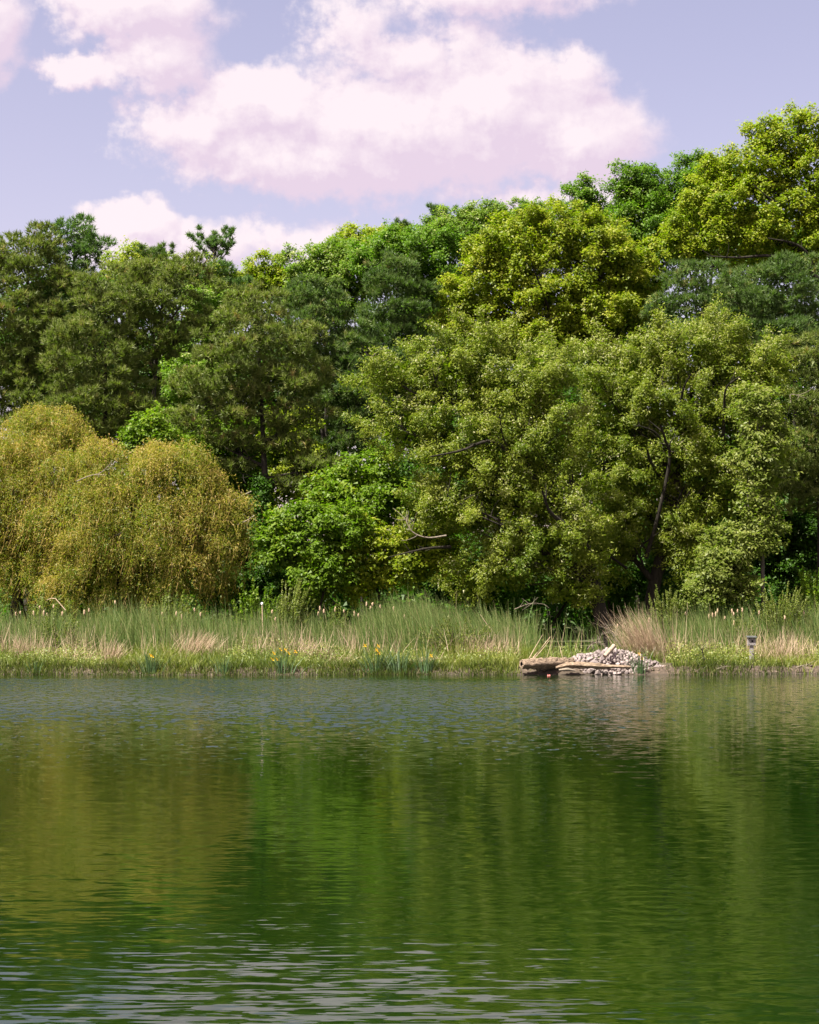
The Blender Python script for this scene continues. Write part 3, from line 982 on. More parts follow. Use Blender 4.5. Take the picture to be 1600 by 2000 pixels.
T('bush', 'olive bush hanging over the tall reeds left of the dark gap', 'bush', 'leafy', 'olive', 80,
  [(730, 1080, 90, 50), (800, 1100, 80, 50), (700, 1130, 60, 40), (860, 1080, 50, 45)], 760, 66, trunk_r=.08, dens=.9)
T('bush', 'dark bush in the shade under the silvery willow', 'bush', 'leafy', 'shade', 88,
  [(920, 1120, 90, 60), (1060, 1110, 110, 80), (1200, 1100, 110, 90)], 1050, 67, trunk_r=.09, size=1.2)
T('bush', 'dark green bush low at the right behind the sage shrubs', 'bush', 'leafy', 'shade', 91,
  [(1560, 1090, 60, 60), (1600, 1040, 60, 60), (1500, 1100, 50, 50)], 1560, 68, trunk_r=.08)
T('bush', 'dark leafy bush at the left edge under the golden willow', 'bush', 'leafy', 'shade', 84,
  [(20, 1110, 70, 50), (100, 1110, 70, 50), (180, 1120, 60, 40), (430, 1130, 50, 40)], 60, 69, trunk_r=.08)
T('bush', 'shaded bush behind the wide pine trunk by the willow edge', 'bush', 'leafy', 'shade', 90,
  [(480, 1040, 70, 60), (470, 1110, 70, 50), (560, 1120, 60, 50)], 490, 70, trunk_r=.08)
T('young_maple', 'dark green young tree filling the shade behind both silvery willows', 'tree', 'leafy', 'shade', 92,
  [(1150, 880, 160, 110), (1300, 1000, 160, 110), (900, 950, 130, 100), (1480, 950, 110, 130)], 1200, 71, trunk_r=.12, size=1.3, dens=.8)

T('ivy_vine', 'dark ivy climbing the trunk of the wide pine', 'ivy', 'leafy', 'shade', 83.7,
  [(512, 975, 12, 40), (518, 1050, 18, 45), (522, 1120, 28, 50)], 520, 72, trunk_r=.03, limbs=2, size=.8)
# --- willows
T('golden_willow', 'golden weeping willow at the left edge, the taller of two', 'tree', 'weep', 'gold', 81,
  [(75, 828, 48, 30), (50, 885, 85, 55), (0, 920, 90, 80), (135, 860, 30, 30), (60, 980, 110, 90), (0, 1070, 80, 90), (90, 1110, 70, 70)], 20, 81, 'bark', .3,
  extra=[('limb', 'bark', [(-5, 1060), (15, 1000), (14, 970), (30, 965)], .10, .03, -2.6, 4)])
T('golden_willow', 'wide domed golden weeping willow hanging down to the reeds', 'tree', 'weep', 'gold', 79,
  [(250, 940, 95, 55), (300, 900, 40, 22), (350, 905, 26, 20), (195, 890, 34, 24), (140, 920, 40, 34), (425, 990, 28, 30), (395, 955, 36, 30), (440, 1030, 34, 50), (330, 960, 90, 70), (180, 1000, 100, 80), (280, 1040, 130, 80), (390, 1050, 65, 75), (200, 1110, 120, 65), (330, 1120, 110, 60)], 250, 82, 'bark', .3,
  extra=[('limb', 'bark', [(205, 1130), (215, 1080), (222, 1050), (240, 1040)], .06, .015, -3.0, 5),
         ('dead_branch', 'dead', [(150, 940), (180, 928), (208, 928)], .03, .012, -3.0, 2)])
T('silver_willow', 'leaning silvery willow whose boughs sweep low beside the dark gap', 'tree', 'silver', 'silver', 77,
  [(870, 740, 75, 55), (935, 690, 55, 42), (770, 730, 55, 38), (820, 840, 90, 50), (980, 790, 90, 70), (1060, 740, 55, 60), (930, 890, 110, 65), (1060, 870, 90, 75), (1020, 970, 110, 65), (880, 990, 90, 45), (1060, 1060, 120, 60), (960, 1120, 75, 50), (1110, 1150, 60, 40)],
  1190, 83, 'bark', .36, limbs=8, forks=13, mid=[(1130, 1040), (1040, 960)], top=(930, 700), cover=.82,
  extra=[('limb', 'bark', [(1080, 985), (1010, 900), (960, 862), (900, 880), (840, 892)], .13, .03, -2.6, 6),
         ('limb', 'bark', [(1010, 900), (985, 860), (975, 810)], .07, .02, -2.8, 4),
         ('limb', 'bark', [(1150, 1070), (1110, 1030), (1075, 1000), (1060, 960)], .14, .05, -2.8, 4),
         ('limb', 'bark', [(880, 1068), (830, 1072), (760, 1088)], .09, .02, -2.2, 5),
         ('dead_branch', 'dead', [(872, 1046), (835, 1050), (805, 1038), (790, 1010)], .045, .012, -3.0, 8)])
T('silver_willow', 'tall spreading silvery willow with pale windblown tips, right of centre', 'tree', 'silver', 'silver', 82,
  [(1370, 690, 95, 48), (1290, 700, 60, 45), (1200, 740, 80, 50), (1460, 720, 80, 50), (1320, 790, 120, 70), (1200, 830, 80, 70), (1430, 820, 80, 70), (1300, 890, 110, 60), (1200, 950, 90, 60), (1390, 950, 80, 70), (1280, 1010, 90, 60), (1180, 1060, 70, 60), (1500, 880, 40, 60), (1340, 1075, 60, 45)],
  1250, 84, 'bark', .36, limbs=9, cover=.82, forks=15,
  extra=[('limb', 'bark', [(1262, 1090), (1285, 1010), (1308, 900), (1300, 860), (1290, 830)], .11, .05, -3.4, 6),
         ('limb', 'bark', [(1304, 880), (1280, 845), (1245, 830)], .07, .02, -4.3, 5),
         ('limb', 'bark', [(1340, 840), (1330, 800), (1335, 760), (1350, 730)], .10, .03, -4.2, 6),
         ('limb', 'bark', [(1412, 860), (1415, 810), (1418, 760), (1445, 735)], .09, .025, -4.2, 6),
         ('limb', 'bark', [(1290, 930), (1270, 900), (1265, 880)], .10, .05, -4.2, 2)])
T('young_poplar', 'slender young poplar with pale grey trunk and yellowish leaves at the right', 'tree', 'leafy', 'sage', 76,
  [(1480, 800, 30, 36), (1505, 850, 36, 34), (1470, 890, 34, 34), (1500, 930, 34, 34), (1480, 985, 26, 34), (1496, 1030, 24, 26)], 1492, 85, 'bark_grey', .10, mid=[(1488, 1000), (1483, 880)], top=(1478, 790), dens=.8, cover=.8, size=.9, att=.93, limbs=4,
  extra=[('stem', 'bark_grey', [(1462, 1010), (1460, 900), (1464, 820)], .05, .02, 0, 3)])

# --- shrubs along the reeds
def wand_shrub(label, mat, D, px, py_top, half, py_base, seed, n=40, lean=0.0, leaf=.085, per=70, feather=.16):
    """loose shrub of many shoots that rise from one stool"""
    r = np.random.default_rng(seed)
    p0 = P(px, py_base, D)
    z0 = float(ground_z(p0[0], D)) - .05
    base = np.array([p0[0], D, z0])
    root = thing('shrub', base, label, 'shrub')
    H = P(px, py_top, D)[2] - z0
    wid = half / FPX * D
    tb = Tubes()
    lv = Leaves()
    for q in range(n):
        th = r.uniform(0, 6.28)
        out = np.array([np.cos(th), .8 * np.sin(th), 0]) * wid * r.uniform(.1, 1.0) ** .6
        h = H * r.uniform(.55, 1.0) * (1 - .30 * (np.linalg.norm(out) / max(wid, .1)) ** 2)
        b0 = base + out * .25
        tip = base + out + np.array([lean * h, 0, h])
        mid_ = (b0 + tip) / 2 + np.array([-lean * h * .25, 0, h * .14]) + r.normal(0, .06, 3)
        pth = bez(b0, mid_, tip, 7)
        tb.add(pth, np.linspace(.014, .004, 7), 4)
        k = int(per * h / 2)
        f = r.uniform(.12, 1.0, k) * 5.999
        i0 = f.astype(int)
        fr = (f - i0)[:, None]
        c_ = pth[i0] * (1 - fr) + pth[i0 + 1] * fr
        tang = nrm(pth[i0 + 1] - pth[i0])
        side = nrm(r.normal(0, 1, (k, 3)))
        c_ = c_ + side * feather * r.random((k, 1)) * (1.15 - f / 6)[:, None]
        ax = nrm(tang * .7 + side * .7)
        N = nrm(r.normal(0, .7, (k, 3)) + np.array([-.2, -.4, .6]))
        V, F = leaf_tris(c_, N, leaf * r.uniform(.6, 1.35, k), leaf * .5 * r.uniform(.6, 1.3, k), ax)
        lv.add(V, F, np.clip(r.normal(.45, .1) + r.normal(0, .16, k), 0, 1))
    link('shoots', tb.mesh('shrub_shoots', M['bark'], base), root)
    tag(link('crown', lv.mesh('shrub_crown', M[mat], base), root), kind='stuff')
    TREE_STATS['wand'] = TREE_STATS.get('wand', 0) + sum(len(f_) for f_ in lv.F)


wand_shrub('feathery pale shrub bending right above the reeds below the dark pine trunk', 'sage', 73.4, 560, 1118, 46, 1240, 91, 70, .10, .10, 110, .17)
wand_shrub('upright spiky sage shrub right of the stone pile', 'sage', 73.0, 1305, 1128, 46, 1250, 92, 46, -.02, .085, 120, .16)
wand_shrub('rounded pale sage shrub near the right edge', 'sage', 73.2, 1528, 1130, 62, 1245, 94, 95, 0, .085, 120, .16)
wand_shrub('low leafy shrub between the golden willow and the feathery shrub', 'bright', 75.5, 500, 1118, 50, 1240, 95, 50, 0, .15, 90, .25)
wand_shrub('olive scrub at the foot of the domed golden willow', 'sage', 75.0, 330, 1138, 70, 1240, 96, 60, .05, .11, 90, .2)
wand_shrub('drooping green scrub at the left edge above the reeds', 'sage', 75.5, 90, 1138, 60, 1240, 97, 55, .1, .12, 90, .2)
wand_shrub('dark leafy shrub in the right hand corner above the reeds', 'bright', 77, 1600, 1085, 70, 1240, 98, 60, 0, .15, 90, .25)
wand_shrub('thin scrub standing in the reeds behind the nest box', 'sage', 72.6, 1450, 1180, 50, 1250, 99, 40, 0, .08, 90, .14)
wand_shrub('small pale scrub rising from the reeds above the orange irises', 'sage', 72.4, 655, 1158, 34, 1250, 100, 24, .05, .08, 80, .13)
wand_shrub('yellowish scrub over the bank at the far left', 'sage', 71.4, 110, 1195, 70, 1265, 101, 55, 0, .08, 90, .14)
wand_shrub('tufted scrub between the mop of dry reeds and the golden willow', 'sage', 71.6, 325, 1190, 40, 1262, 102, 40, 0, .08, 90, .14)
wand_shrub('pale wispy scrub at the reed edge left of the dark gap', 'sage', 70.4, 900, 1198, 90, 1270, 103, 80, -.12, .075, 90, .14)
T('bush', 'leafy green bush with yellow tips behind the tan cattails at the right', 'bush', 'leafy', 'sage', 76,
  [(1410, 1085, 45, 40), (1395, 1130, 50, 46), (1440, 1140, 40, 44), (1450, 1060, 30, 40), (1370, 1160, 36, 36)], 1410, 93, trunk_r=.04, size=.85, cover=.75)

# --- undergrowth on the slope: one mass
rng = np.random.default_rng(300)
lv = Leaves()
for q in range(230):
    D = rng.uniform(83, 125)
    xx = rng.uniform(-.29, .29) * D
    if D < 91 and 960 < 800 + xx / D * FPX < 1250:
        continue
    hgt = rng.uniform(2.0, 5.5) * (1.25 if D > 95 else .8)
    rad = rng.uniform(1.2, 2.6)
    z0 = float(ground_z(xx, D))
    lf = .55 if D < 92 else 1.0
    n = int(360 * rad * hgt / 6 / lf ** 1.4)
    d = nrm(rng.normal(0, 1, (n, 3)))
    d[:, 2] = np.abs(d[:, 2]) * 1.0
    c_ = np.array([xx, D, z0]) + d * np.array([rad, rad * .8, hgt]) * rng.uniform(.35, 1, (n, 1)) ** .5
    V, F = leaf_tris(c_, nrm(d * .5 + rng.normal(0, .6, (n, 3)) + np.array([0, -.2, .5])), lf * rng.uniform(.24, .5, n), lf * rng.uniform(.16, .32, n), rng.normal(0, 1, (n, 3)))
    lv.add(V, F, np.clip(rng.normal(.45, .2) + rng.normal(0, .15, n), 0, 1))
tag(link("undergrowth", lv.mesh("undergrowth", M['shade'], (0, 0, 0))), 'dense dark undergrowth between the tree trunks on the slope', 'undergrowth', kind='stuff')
# --- the wood goes on a little beyond the picture
T('pine_tree', 'pine just past the left edge of the view', 'tree', 'pine', 'pine', 92,
  [(-160, 560, 100, 100), (-180, 720, 110, 120)], -160, 22, 'bark_pine', .22, dens=.7)
T('golden_willow', 'willow edge just past the left of the view', 'tree', 'weep', 'gold', 82,
  [(-190, 1000, 120, 110)], -190, 86, 'bark', .2, dens=.6)
T('maple_tree', 'green tree just past the right edge of the view', 'tree', 'maple', 'green', 92,
  [(1760, 700, 110, 120), (1780, 900, 100, 130)], 1760, 54, dens=.7)


# ------------------------------------------------------------------ reeds, grass and the bank
def blades(pts, h, w, lean, rng, seg=3, curve=.5, t0=.45, tv=.16):
    """pts (n,3) feet; lean (n,2) sideways reach at the tip per unit height -> V,F,T"""
    n = len(pts)
    h = np.asarray(h).reshape(-1, 1)
    w = np.asarray(w).reshape(-1, 1)
    th = rng.uniform(-1.0, 1.0, n)
    side = np.stack([np.cos(th), np.sin(th), np.zeros(n)], -1)
    lv = []
    for q in range(seg + 1):
        f = q / seg
        off = np.concatenate([lean * h * (f ** (1 + curve)), np.zeros((n, 1))], 1)
        p = pts + off
        ln = np.linalg.norm(lean, axis=1, keepdims=True)
        p[:, 2:3] += h * f * (1 - .35 * np.minimum(ln, 1.5) * f)
        ww = w * (1 - f * .85) * .5
        lv.append(np.stack([p - side * ww, p + side * ww], 1))
    V = np.stack(lv, 1)                               # n, seg+1, 2, 3
    base = (np.arange(n) * (seg + 1) * 2)[:, None]
    k = np.arange(seg)[None, :] * 2
    F = np.stack([base + k, base + k + 1, base + k + 3, base + k + 2], -1).reshape(-1, 4)
    Tn = np.clip(np.repeat(rng.normal(t0, tv, n), seg), 0, 1)
    return V.reshape(-1, 3), F, Tn


def noise1(x, seed):
    r = np.random.default_rng(seed)
    return sum(np.sin(x * f + r.uniform(0, 6.28)) * a for f, a in ((.45, .5), (1.1, .3), (2.7, .2), (5.3, .15)))


def px_of(x, y):
    return 800 + x / y * FPX


rng = np.random.default_rng(5)
# the green reed bed
n = 26000
x = rng.uniform(-20, 20, n)
s = rng.uniform(3.4, 8.6, n)
y = shore(x) + s
px = px_of(x, y)
gap = sstep(985, 1075, px) * (1 - sstep(1190, 1245, px))
keep = rng.random(n) > gap * np.where(s < 6.0, 1.0, .9)
h = 1.75 + .36 * noise1(x, 3) + rng.normal(0, .34, n)
h = h * np.where(s < 4.2, .85, 1.0) * (1 - .15 * gap)
h += .50 * np.exp(-((px - 820) / 90) ** 2)
lean = np.stack([-.10 - .12 * np.exp(-((px - 900) / 130) ** 2) + .10 * noise1(x * .8, 9) + rng.normal(0, .13, n), rng.normal(-.03, .12, n)], -1)
pts = np.stack([x, y, ground_z(x, y) - .03], -1)
V, F, Tn = blades(pts[keep], h[keep], rng.uniform(.018, .034, keep.sum()), lean[keep], rng, 3, .8, .46, .24)
# some blades broken and dry
tag(link("reed_bed", mesh_np("reed_bed", V, F, M['reed'], Tn)), 'tall green reeds along the far bank below the trees', 'reeds', kind='stuff')
# last year's stalks standing among them
n = 10500
x = rng.uniform(-20, 20, n)
s = 2.2 + rng.gamma(2.2, .8, n)
y = shore(x) + s
px = px_of(x, y)
w_ = np.clip(.35 + .5 * noise1(x * 1.4, 21), .05, 1)
w_ = w_ * np.where((px > 1010) & (px < 1240), 0.05, 1)
keep = rng.random(n) < w_
h = rng.uniform(.5, 1.75, n)
lean = np.stack([rng.normal(0, .22, n), rng.normal(0, .2, n)], -1)
bent = rng.random(n) < .22
lean[bent] = np.stack([rng.normal(0, 1.0, bent.sum()), rng.normal(0, .5, bent.sum())], -1)
pts = np.stack([x, y, ground_z(x, y) - .03], -1)
V, F, Tn = blades(pts[keep], h[keep], rng.uniform(.014, .03, keep.sum()), lean[keep], rng, 2, .2, .5, .2)
tag(link("dry_reeds", mesh_np("dry_reeds", V, F, M['straw'], Tn)), 'pale dry reed stalks from last year in front of the green reeds', 'dry reeds', kind='stuff')
# grass and herbs on the bank
n = 40000
x = rng.uniform(-20, 20, n)
s = rng.uniform(-.12, 5.0, n)
y = shore(x) + s
px = px_of(x, y)
rocks = ((px > 1015) & (px < 1315) & (s < 2.6) & (rng.random(n) > .05)) | ((px > 1040) & (px < 1205) & (rng.random(n) < .8))
h = (.26 + .16 * noise1(x * 1.3 + y * .5, 33) + .42 * sstep(.3, 3.5, s)) * rng.uniform(.6, 1.5, n)
h = np.maximum(h, .06)
mudz = np.where(px > 1290, .75, .12 + .22 * np.clip(noise1(x * .8, 61), 0, 1))
keep = ~rocks & (rng.random(n) < sstep(mudz * .5, mudz * 1.4, s + .25 * noise1(x * 2.2, 40)) + .10)
lean = rng.normal(0, .45, (n, 2))
pts = np.stack([x, y, ground_z(x, y) - .02], -1)
tt = .42 + .22 * noise1(x * .9 + y * .8, 44) + .08 * (px > 1290)
V, F, Tn = blades(pts[keep], h[keep], rng.uniform(.018, .04, keep.sum()), lean[keep], rng, 2, .6, .0, .15)
Tn = np.clip(Tn + np.repeat(tt[keep], 2), 0, 1)
go_ = mesh_np("bank_grass", V, F, M['grass'], Tn)
tag(link("bank_grass", go_), 'yellow green grass covering the bank above the mud', 'grass', kind='stuff')
# darker fringe that hangs over the waterline
n = 15000
x = rng.uniform(-20, 20, n)
s = rng.uniform(-.30, .65, n)
y = shore(x) + s
px = px_of(x, y)
w_ = np.where(px < 1010, .75 + .5 * noise1(x * 1.1, 71), .30 + .6 * noise1(x * 1.6, 72))
w_ = np.where((px > 1010) & (px < 1300), .0, w_)
keep = rng.random(n) < w_
h = (.22 + .14 * noise1(x * 2.0, 73) + .12 * (s > .1)) * rng.uniform(.5, 1.6, n)
lean = np.stack([rng.normal(0, .4, n), rng.normal(-.3, .4, n)], -1)
pts = np.stack([x, y, np.maximum(ground_z(x, y), -.08) - .02], -1)
V, F, Tn = blades(pts[keep], np.maximum(h[keep], .08), rng.uniform(.018, .036, keep.sum()), lean[keep], rng, 2, .8, .42, .26)
tag(link("waterline_grass", mesh_np("waterline_grass", V, F, M['fringe'], Tn)), 'mixed green and brown grass hanging over the waterline', 'grass', kind='stuff')
# low leafy herbs in patches
n = 30000
x = rng.uniform(-20, 20, n)
s = rng.uniform(.5, 4.4, n)
y = shore(x) + s
px = px_of(x, y)
pat = noise1(x * 1.7, 51) + .6 * noise1(y * 2.0 + x, 52) + .5 * (px > 1300)
keep = (pat + rng.normal(0, .2, n) > .12) & ~((px > 1015) & (px < 1300) & (s < 2.8))
n2 = keep.sum()
hh = (.32 + .22 * np.clip(pat[keep], 0, 1.2) + .08 * s[keep]) * rng.uniform(.2, 1.15, n2)
c_ = np.stack([x[keep], y[keep], ground_z(x[keep], y[keep]) + hh], -1)
N = nrm(rng.normal(0, .55, (n2, 3)) + np.array([-.1, -.3, .8]))
V, F = leaf_quads(c_, N, rng.uniform(.05, .11, n2), rng.uniform(.03, .055, n2), nrm(rng.normal(0, 1, (n2, 3))))
Tn = np.clip(.45 + .2 * pat[keep] + rng.normal(0, .15, n2), 0, .93)
tag(link("bank_herbs", mesh_np("bank_herbs", V, F, M['grass'], Tn)), 'low leafy herbs in bright patches on the bank', 'herbs', kind='stuff')


# leaning dry clumps that can be told apart
def straw_clump(label, px, py, width, height, lean, n, seed, D=None, spread=.35, name='dry_reed_clump'):
    r = np.random.default_rng(seed)
    D = D or 69.5
    p0 = P(px, py, D)
    z0 = float(ground_z(p0[0], D)) - .03
    k = D / FPX
    root_p = np.array([p0[0], D, z0])
    pts = np.stack([p0[0] + r.normal(0, width * k * .35, n), D + r.normal(0, .18, n), np.full(n, z0)], -1)
    pts[:, 2] = ground_z(pts[:, 0], pts[:, 1]) - .03
    h = height * k * r.uniform(.55, 1.15, n)
    ln = np.stack([lean + r.normal(0, spread, n), r.normal(-.1, .25, n)], -1)
    V, F, Tn = blades(pts, h, r.uniform(.014, .028, n), ln, r, 3, .15, .62, .2)
    return tag(link(name, mesh_np(name, V - root_p, F, M['straw'], Tn), loc=root_p), label, 'dry reeds', 'clumps of dry reeds on the bank')


straw_clump('dry reed sheaf standing upright left of the yellow iris, in two tufts', 222, 1258, 30, 52, .18, 150, 1, spread=.22)
straw_clump('flattened pale reed litter left of the upright sheaf', 145, 1262, 60, 40, .9, 150, 2, spread=.8)
straw_clump('thick mop of dry reeds combed to the right, left of centre', 378, 1262, 50, 66, .42, 330, 3, spread=.28)
straw_clump('broken dry stalks crossing at angles right of the mop', 505, 1255, 70, 46, .1, 150, 4, spread=.6)
straw_clump('pale stalk tangle above the orange iris flowers', 600, 1258, 60, 52, .3, 190, 5, spread=.55)
straw_clump('short bent straw tuft right of the orange iris flowers', 655, 1272, 40, 30, .8, 110, 6, D=68.6, spread=.6)
straw_clump('lone thick dry stalk bundle standing in the green reeds', 692, 1235, 10, 62, .02, 40, 7, D=70.2, spread=.06)
straw_clump('grey straw mat lying flat in front of the tall reeds', 820, 1275, 40, 34, 1.3, 120, 8, D=68.8, spread=.5)
straw_clump('dry tuft at the reed edge left of the dark gap', 945, 1262, 60, 60, .1, 210, 9, spread=.35)
straw_clump('big haystack of dry reeds leaning left beside the stone pile', 1275, 1262, 70, 108, -.42, 520, 10, D=70.0, spread=.22)
straw_clump('sparse straw stalks in front of the leafy right shrub', 1350, 1255, 70, 50, .0, 110, 12, D=70, spread=.5)
straw_clump('pale straw stand right of the nest box', 1530, 1265, 90, 60, -.05, 300, 13, D=70, spread=.3)
straw_clump('faded straw stand at the left edge behind the bank grass', 40, 1250, 80, 56, .0, 230, 14, D=69.8, spread=.3)


def cane(label, path, D, r0=.016, name='dry_cane', mat='straw_wood'):
    pp = smoothpath([P(a, b, D) for a, b in path], 6)
    tb = Tubes()
    tb.add(pp, np.linspace(r0, r0 * .5, 6), 5)
    return tag(link(name, tb.mesh(name, M[mat], pp[0]), loc=pp[0]), label, 'cane', 'dry canes by the driftwood')


M['straw_wood'] = rough_mat("pale_cane", (.36, .26, .17), (.55, .42, .30), rough=.8, bump=.2)
cane('left of three pale dry canes leaning beside the driftwood log', [(1034, 1285), (1047, 1262), (1060, 1240)], 68.4)
cane('middle of three pale dry canes leaning beside the driftwood log', [(1040, 1287), (1058, 1265), (1075, 1244)], 68.5, .02)
cane('right of three pale dry canes leaning beside the driftwood log', [(1042, 1288), (1060, 1268), (1073, 1251)], 68.3, .014)
cane('long bent dry stalk rising from the left reeds', [(128, 1192), (118, 1180), (106, 1168), (92, 1172)], 72.0, .022)
cane('thin dry stem leaning over the tall reeds left of the gap', [(968, 1240), (952, 1220), (938, 1200)], 70.5, .014)


# cattails with fluffy heads
M['dull_stem'] = rough_mat('dull_reed_stem', (.10, .11, .045), (.19, .17, .08), rough=.8, bump=.1)
def cattail(px, ytop, D, label, seed):
    r = random.Random(seed)
    D = D + r.uniform(.2, 2.2)
    tip = P(px, ytop + r.uniform(-3, 6), D)
    z0 = float(ground_z(tip[0], D)) - .03
    foot = np.array([tip[0] - r.uniform(-.12, .16), D, z0])
    root = thing('cattail', foot, label, 'cattail', 'cattails with fluffy heads in the reeds')
    hl = r.uniform(.17, .27)
    p1 = tip - np.array([0, 0, hl])
    tb = Tubes()
    tb.add(smoothpath([foot, (foot + p1) / 2 + np.array([r.uniform(-.04, .04), 0, 0]), p1], 6), np.full(6, .010), 5)
    link('stalk', tb.mesh('cattail_stalk', M['dull_stem'], foot), root)
    tb = Tubes()
    nn = 7
    pp = p1 + (tip - p1) * np.linspace(0, 1, nn)[:, None] + np.array([[r.uniform(-.012, .012), r.uniform(-.01, .01), 0] for _ in range(nn)])
    rad = np.array([.006, .030, .040, .036, .042, .028, .006]) * r.uniform(.8, 1.15)
    tb.add(pp, rad, 7)
    link('seed_head', tb.mesh('cattail_head', M['fluff'], foot), root)


ORD = ('first', 'second', 'third', 'fourth', 'fifth', 'sixth', 'seventh', 'eighth')
k = 0
for lab, items, D in (
        ('pale cattail heads at the far left', [(31, 1190), (40, 1187), (66, 1190), (78, 1184), (86, 1188), (92, 1192), (105, 1182), (122, 1188)], 71.5),
        ('cattail heads before the golden willow dome', [(165, 1190), (174, 1187), (225, 1170), (317, 1192), (345, 1190), (355, 1195)], 72),
        ('pale cattail heads left of the feathery shrub', [(380, 1190), (392, 1194), (532, 1186), (538, 1202)], 72),
        ('pale cattail heads right of the feathery shrub', [(622, 1190), (625, 1180), (633, 1186), (655, 1186), (672, 1184), (692, 1188), (700, 1192)], 72),
        ('cattail heads where the tall middle reeds begin', [(716, 1176), (724, 1180), (728, 1178), (743, 1180), (769, 1184), (790, 1202), (877, 1202)], 72),
        ('fluffy cattail heads behind the leafless sapling', [(1339, 1192), (1385, 1196), (1392, 1192), (1398, 1188), (1402, 1190)], 71.5),
        ('fluffy cattail heads above the nest box', [(1416, 1202), (1430, 1188), (1433, 1190), (1441, 1192), (1450, 1183), (1434, 1212)], 71.2),
        ('fluffy cattail heads by the rounded sage shrub', [(1483, 1190), (1533, 1200), (1570, 1192)], 71.2),
        ('fluffy cattail heads beside the straw haystack', [(1206, 1217), (1217, 1222), (1268, 1205)], 71.0)):
    for q, (px, py) in enumerate(sorted(items)):
        k += 1
        n_ = len(items)
        where = ORD[q] + ' from the left' if 0 < q < n_ - 1 else ('leftmost' if q == 0 else 'rightmost')
        cattail(px, py, D, where + ' of the ' + lab, k)

# yellow flag irises at the water's edge
M['iris_stem'] = M['iris_leaf']


def iris(label, px, py_base, width, height, flowers, seed, n=34, D=None):
    r = np.random.default_rng(seed)
    D = D or 66.9
    p0 = P(px, py_base, D)
    D = float(shore(p0[0])) + .12
    p0 = P(px, py_base, D)
    z0 = max(float(ground_z(p0[0], D)), -.1) - .03
    foot = np.array([p0[0], D, z0])
    k_ = D / FPX
    root = thing('iris_clump', foot, label, 'iris', 'yellow flag irises along the water edge')
    pts = np.stack([r.normal(0, width * k_ * .22, n), r.normal(0, .12, n), np.zeros(n)], -1)
    h = height * k_ * r.uniform(.55, 1.1, n)
    ln = np.stack([pts[:, 0] * 1.4 + r.normal(0, .12, n), r.normal(0, .15, n)], -1)
    V, F, Tn = blades(pts, h, r.uniform(.028, .046, n), ln, r, 3, .5, .5, .25)
    tag(link('leaf_fan', mesh_np('iris_leaf_fan', V, F, M['iris_leaf'], Tn), root), kind='stuff')
    for fx, fy in flowers:
        q = P(fx, fy, D - .1) - foot
        tb = Tubes()
        a0 = np.array([q[0] * .6, 0, 0])
        tb.add(bez(a0, a0 + np.array([0, 0, q[2] * .5]), q, 5), np.linspace(.010, .007, 5), 4)
        st = link('flower_stem', tb.mesh('iris_stem', M['straw_green'], (0, 0, 0)), root)
        # three falls, three standards
        C, N, L, Wd, A = [], [], [], [], []
        for j in range(6):
            th = j * math.pi / 3 + r.uniform(0, .4)
            dn = j % 2
            dirv = np.array([math.cos(th), math.sin(th), -.55 if dn else .9])
            C.append(q + nrm(dirv) * .055)
            A.append(dirv)
            N.append(np.cross(dirv, np.array([-math.sin(th), math.cos(th), 0])))
            L.append(.12)
            Wd.append(.075 if dn else .05)
        V, F = leaf_quads(np.array(C), nrm(np.array(N)), np.array(L), np.array(Wd), np.array(A))
        link('flower', mesh_np('iris_flower', V, F, M['iris_flower'], r.uniform(0, 1, 6)), st)


M['straw_green'] = rough_mat("green_stem", (.05, .09, .02), (.08, .13, .03), rough=.7, bump=.1)
iris('iris clump with one yellow bloom at the left waterline', 297, 1313, 44, 56, [(294, 1280), (298, 1282)], 1, 44)
iris('low iris clump without blooms left of centre', 437, 1315, 40, 40, [], 2, 30)
iris('iris clump with many orange yellow blooms left of centre', 552, 1303, 48, 60, [(535, 1276), (541, 1288), (548, 1269), (558, 1270), (564, 1276), (578, 1273), (532, 1288)], 3, 34)
iris('iris clump with two yellow blooms at the middle of the bank', 736, 1312, 50, 64, [(713, 1261), (739, 1262), (740, 1276), (736, 1270)], 4, 40)
iris('dense dark iris clump standing in the water without blooms', 782, 1319, 50, 60, [], 5, 60)
iris('iris clump with a faint bloom right of the dense dark one', 830, 1317, 40, 64, [(842, 1281)], 6, 40)
iris('iris clump with two orange blooms in front of the stones', 1253, 1312, 34, 56, [(1249, 1278), (1254, 1286)], 7, 30)
iris('small iris tuft at the left end of the bank', 70, 1312, 30, 36, [], 8, 22)

# ------------------------------------------------------------------ stone pile, driftwood, nest box
rng = np.random.default_rng(77)


def stone_mesh(seed):
    r = np.random.default_rng(seed)
    import bmesh
    bm = bmesh.new()
    bmesh.ops.create_icosphere(bm, subdivisions=1, radius=1.0)
    for v in bm.verts:
        d = np.array(v.co)
        v.co = Vector(d * r.uniform(.72, 1.1))
    # break flat faces into it
    for _ in range(3):
        nrmv = Vector(nrm(r.normal(0, 1, 3)))
        lim = r.uniform(.5, .75)
        for v in bm.verts:
            e = v.co.dot(nrmv) - lim
            if e > 0:
                v.co -= nrmv * e
    me = bpy.data.meshes.new('stone')
    bm.to_mesh(me)
    bm.free()
    me.materials.append(M['stone'])
    return me


SM = [stone_mesh(i) for i in range(10)]
pc = P(1190, 1312, 67.6)
pile_c = np.array([pc[0], 67.9, 0.0])
pile = thing('stone_pile', pile_c, 'heap of pinkish grey stones at the waterline by the dark gap', 'stones')


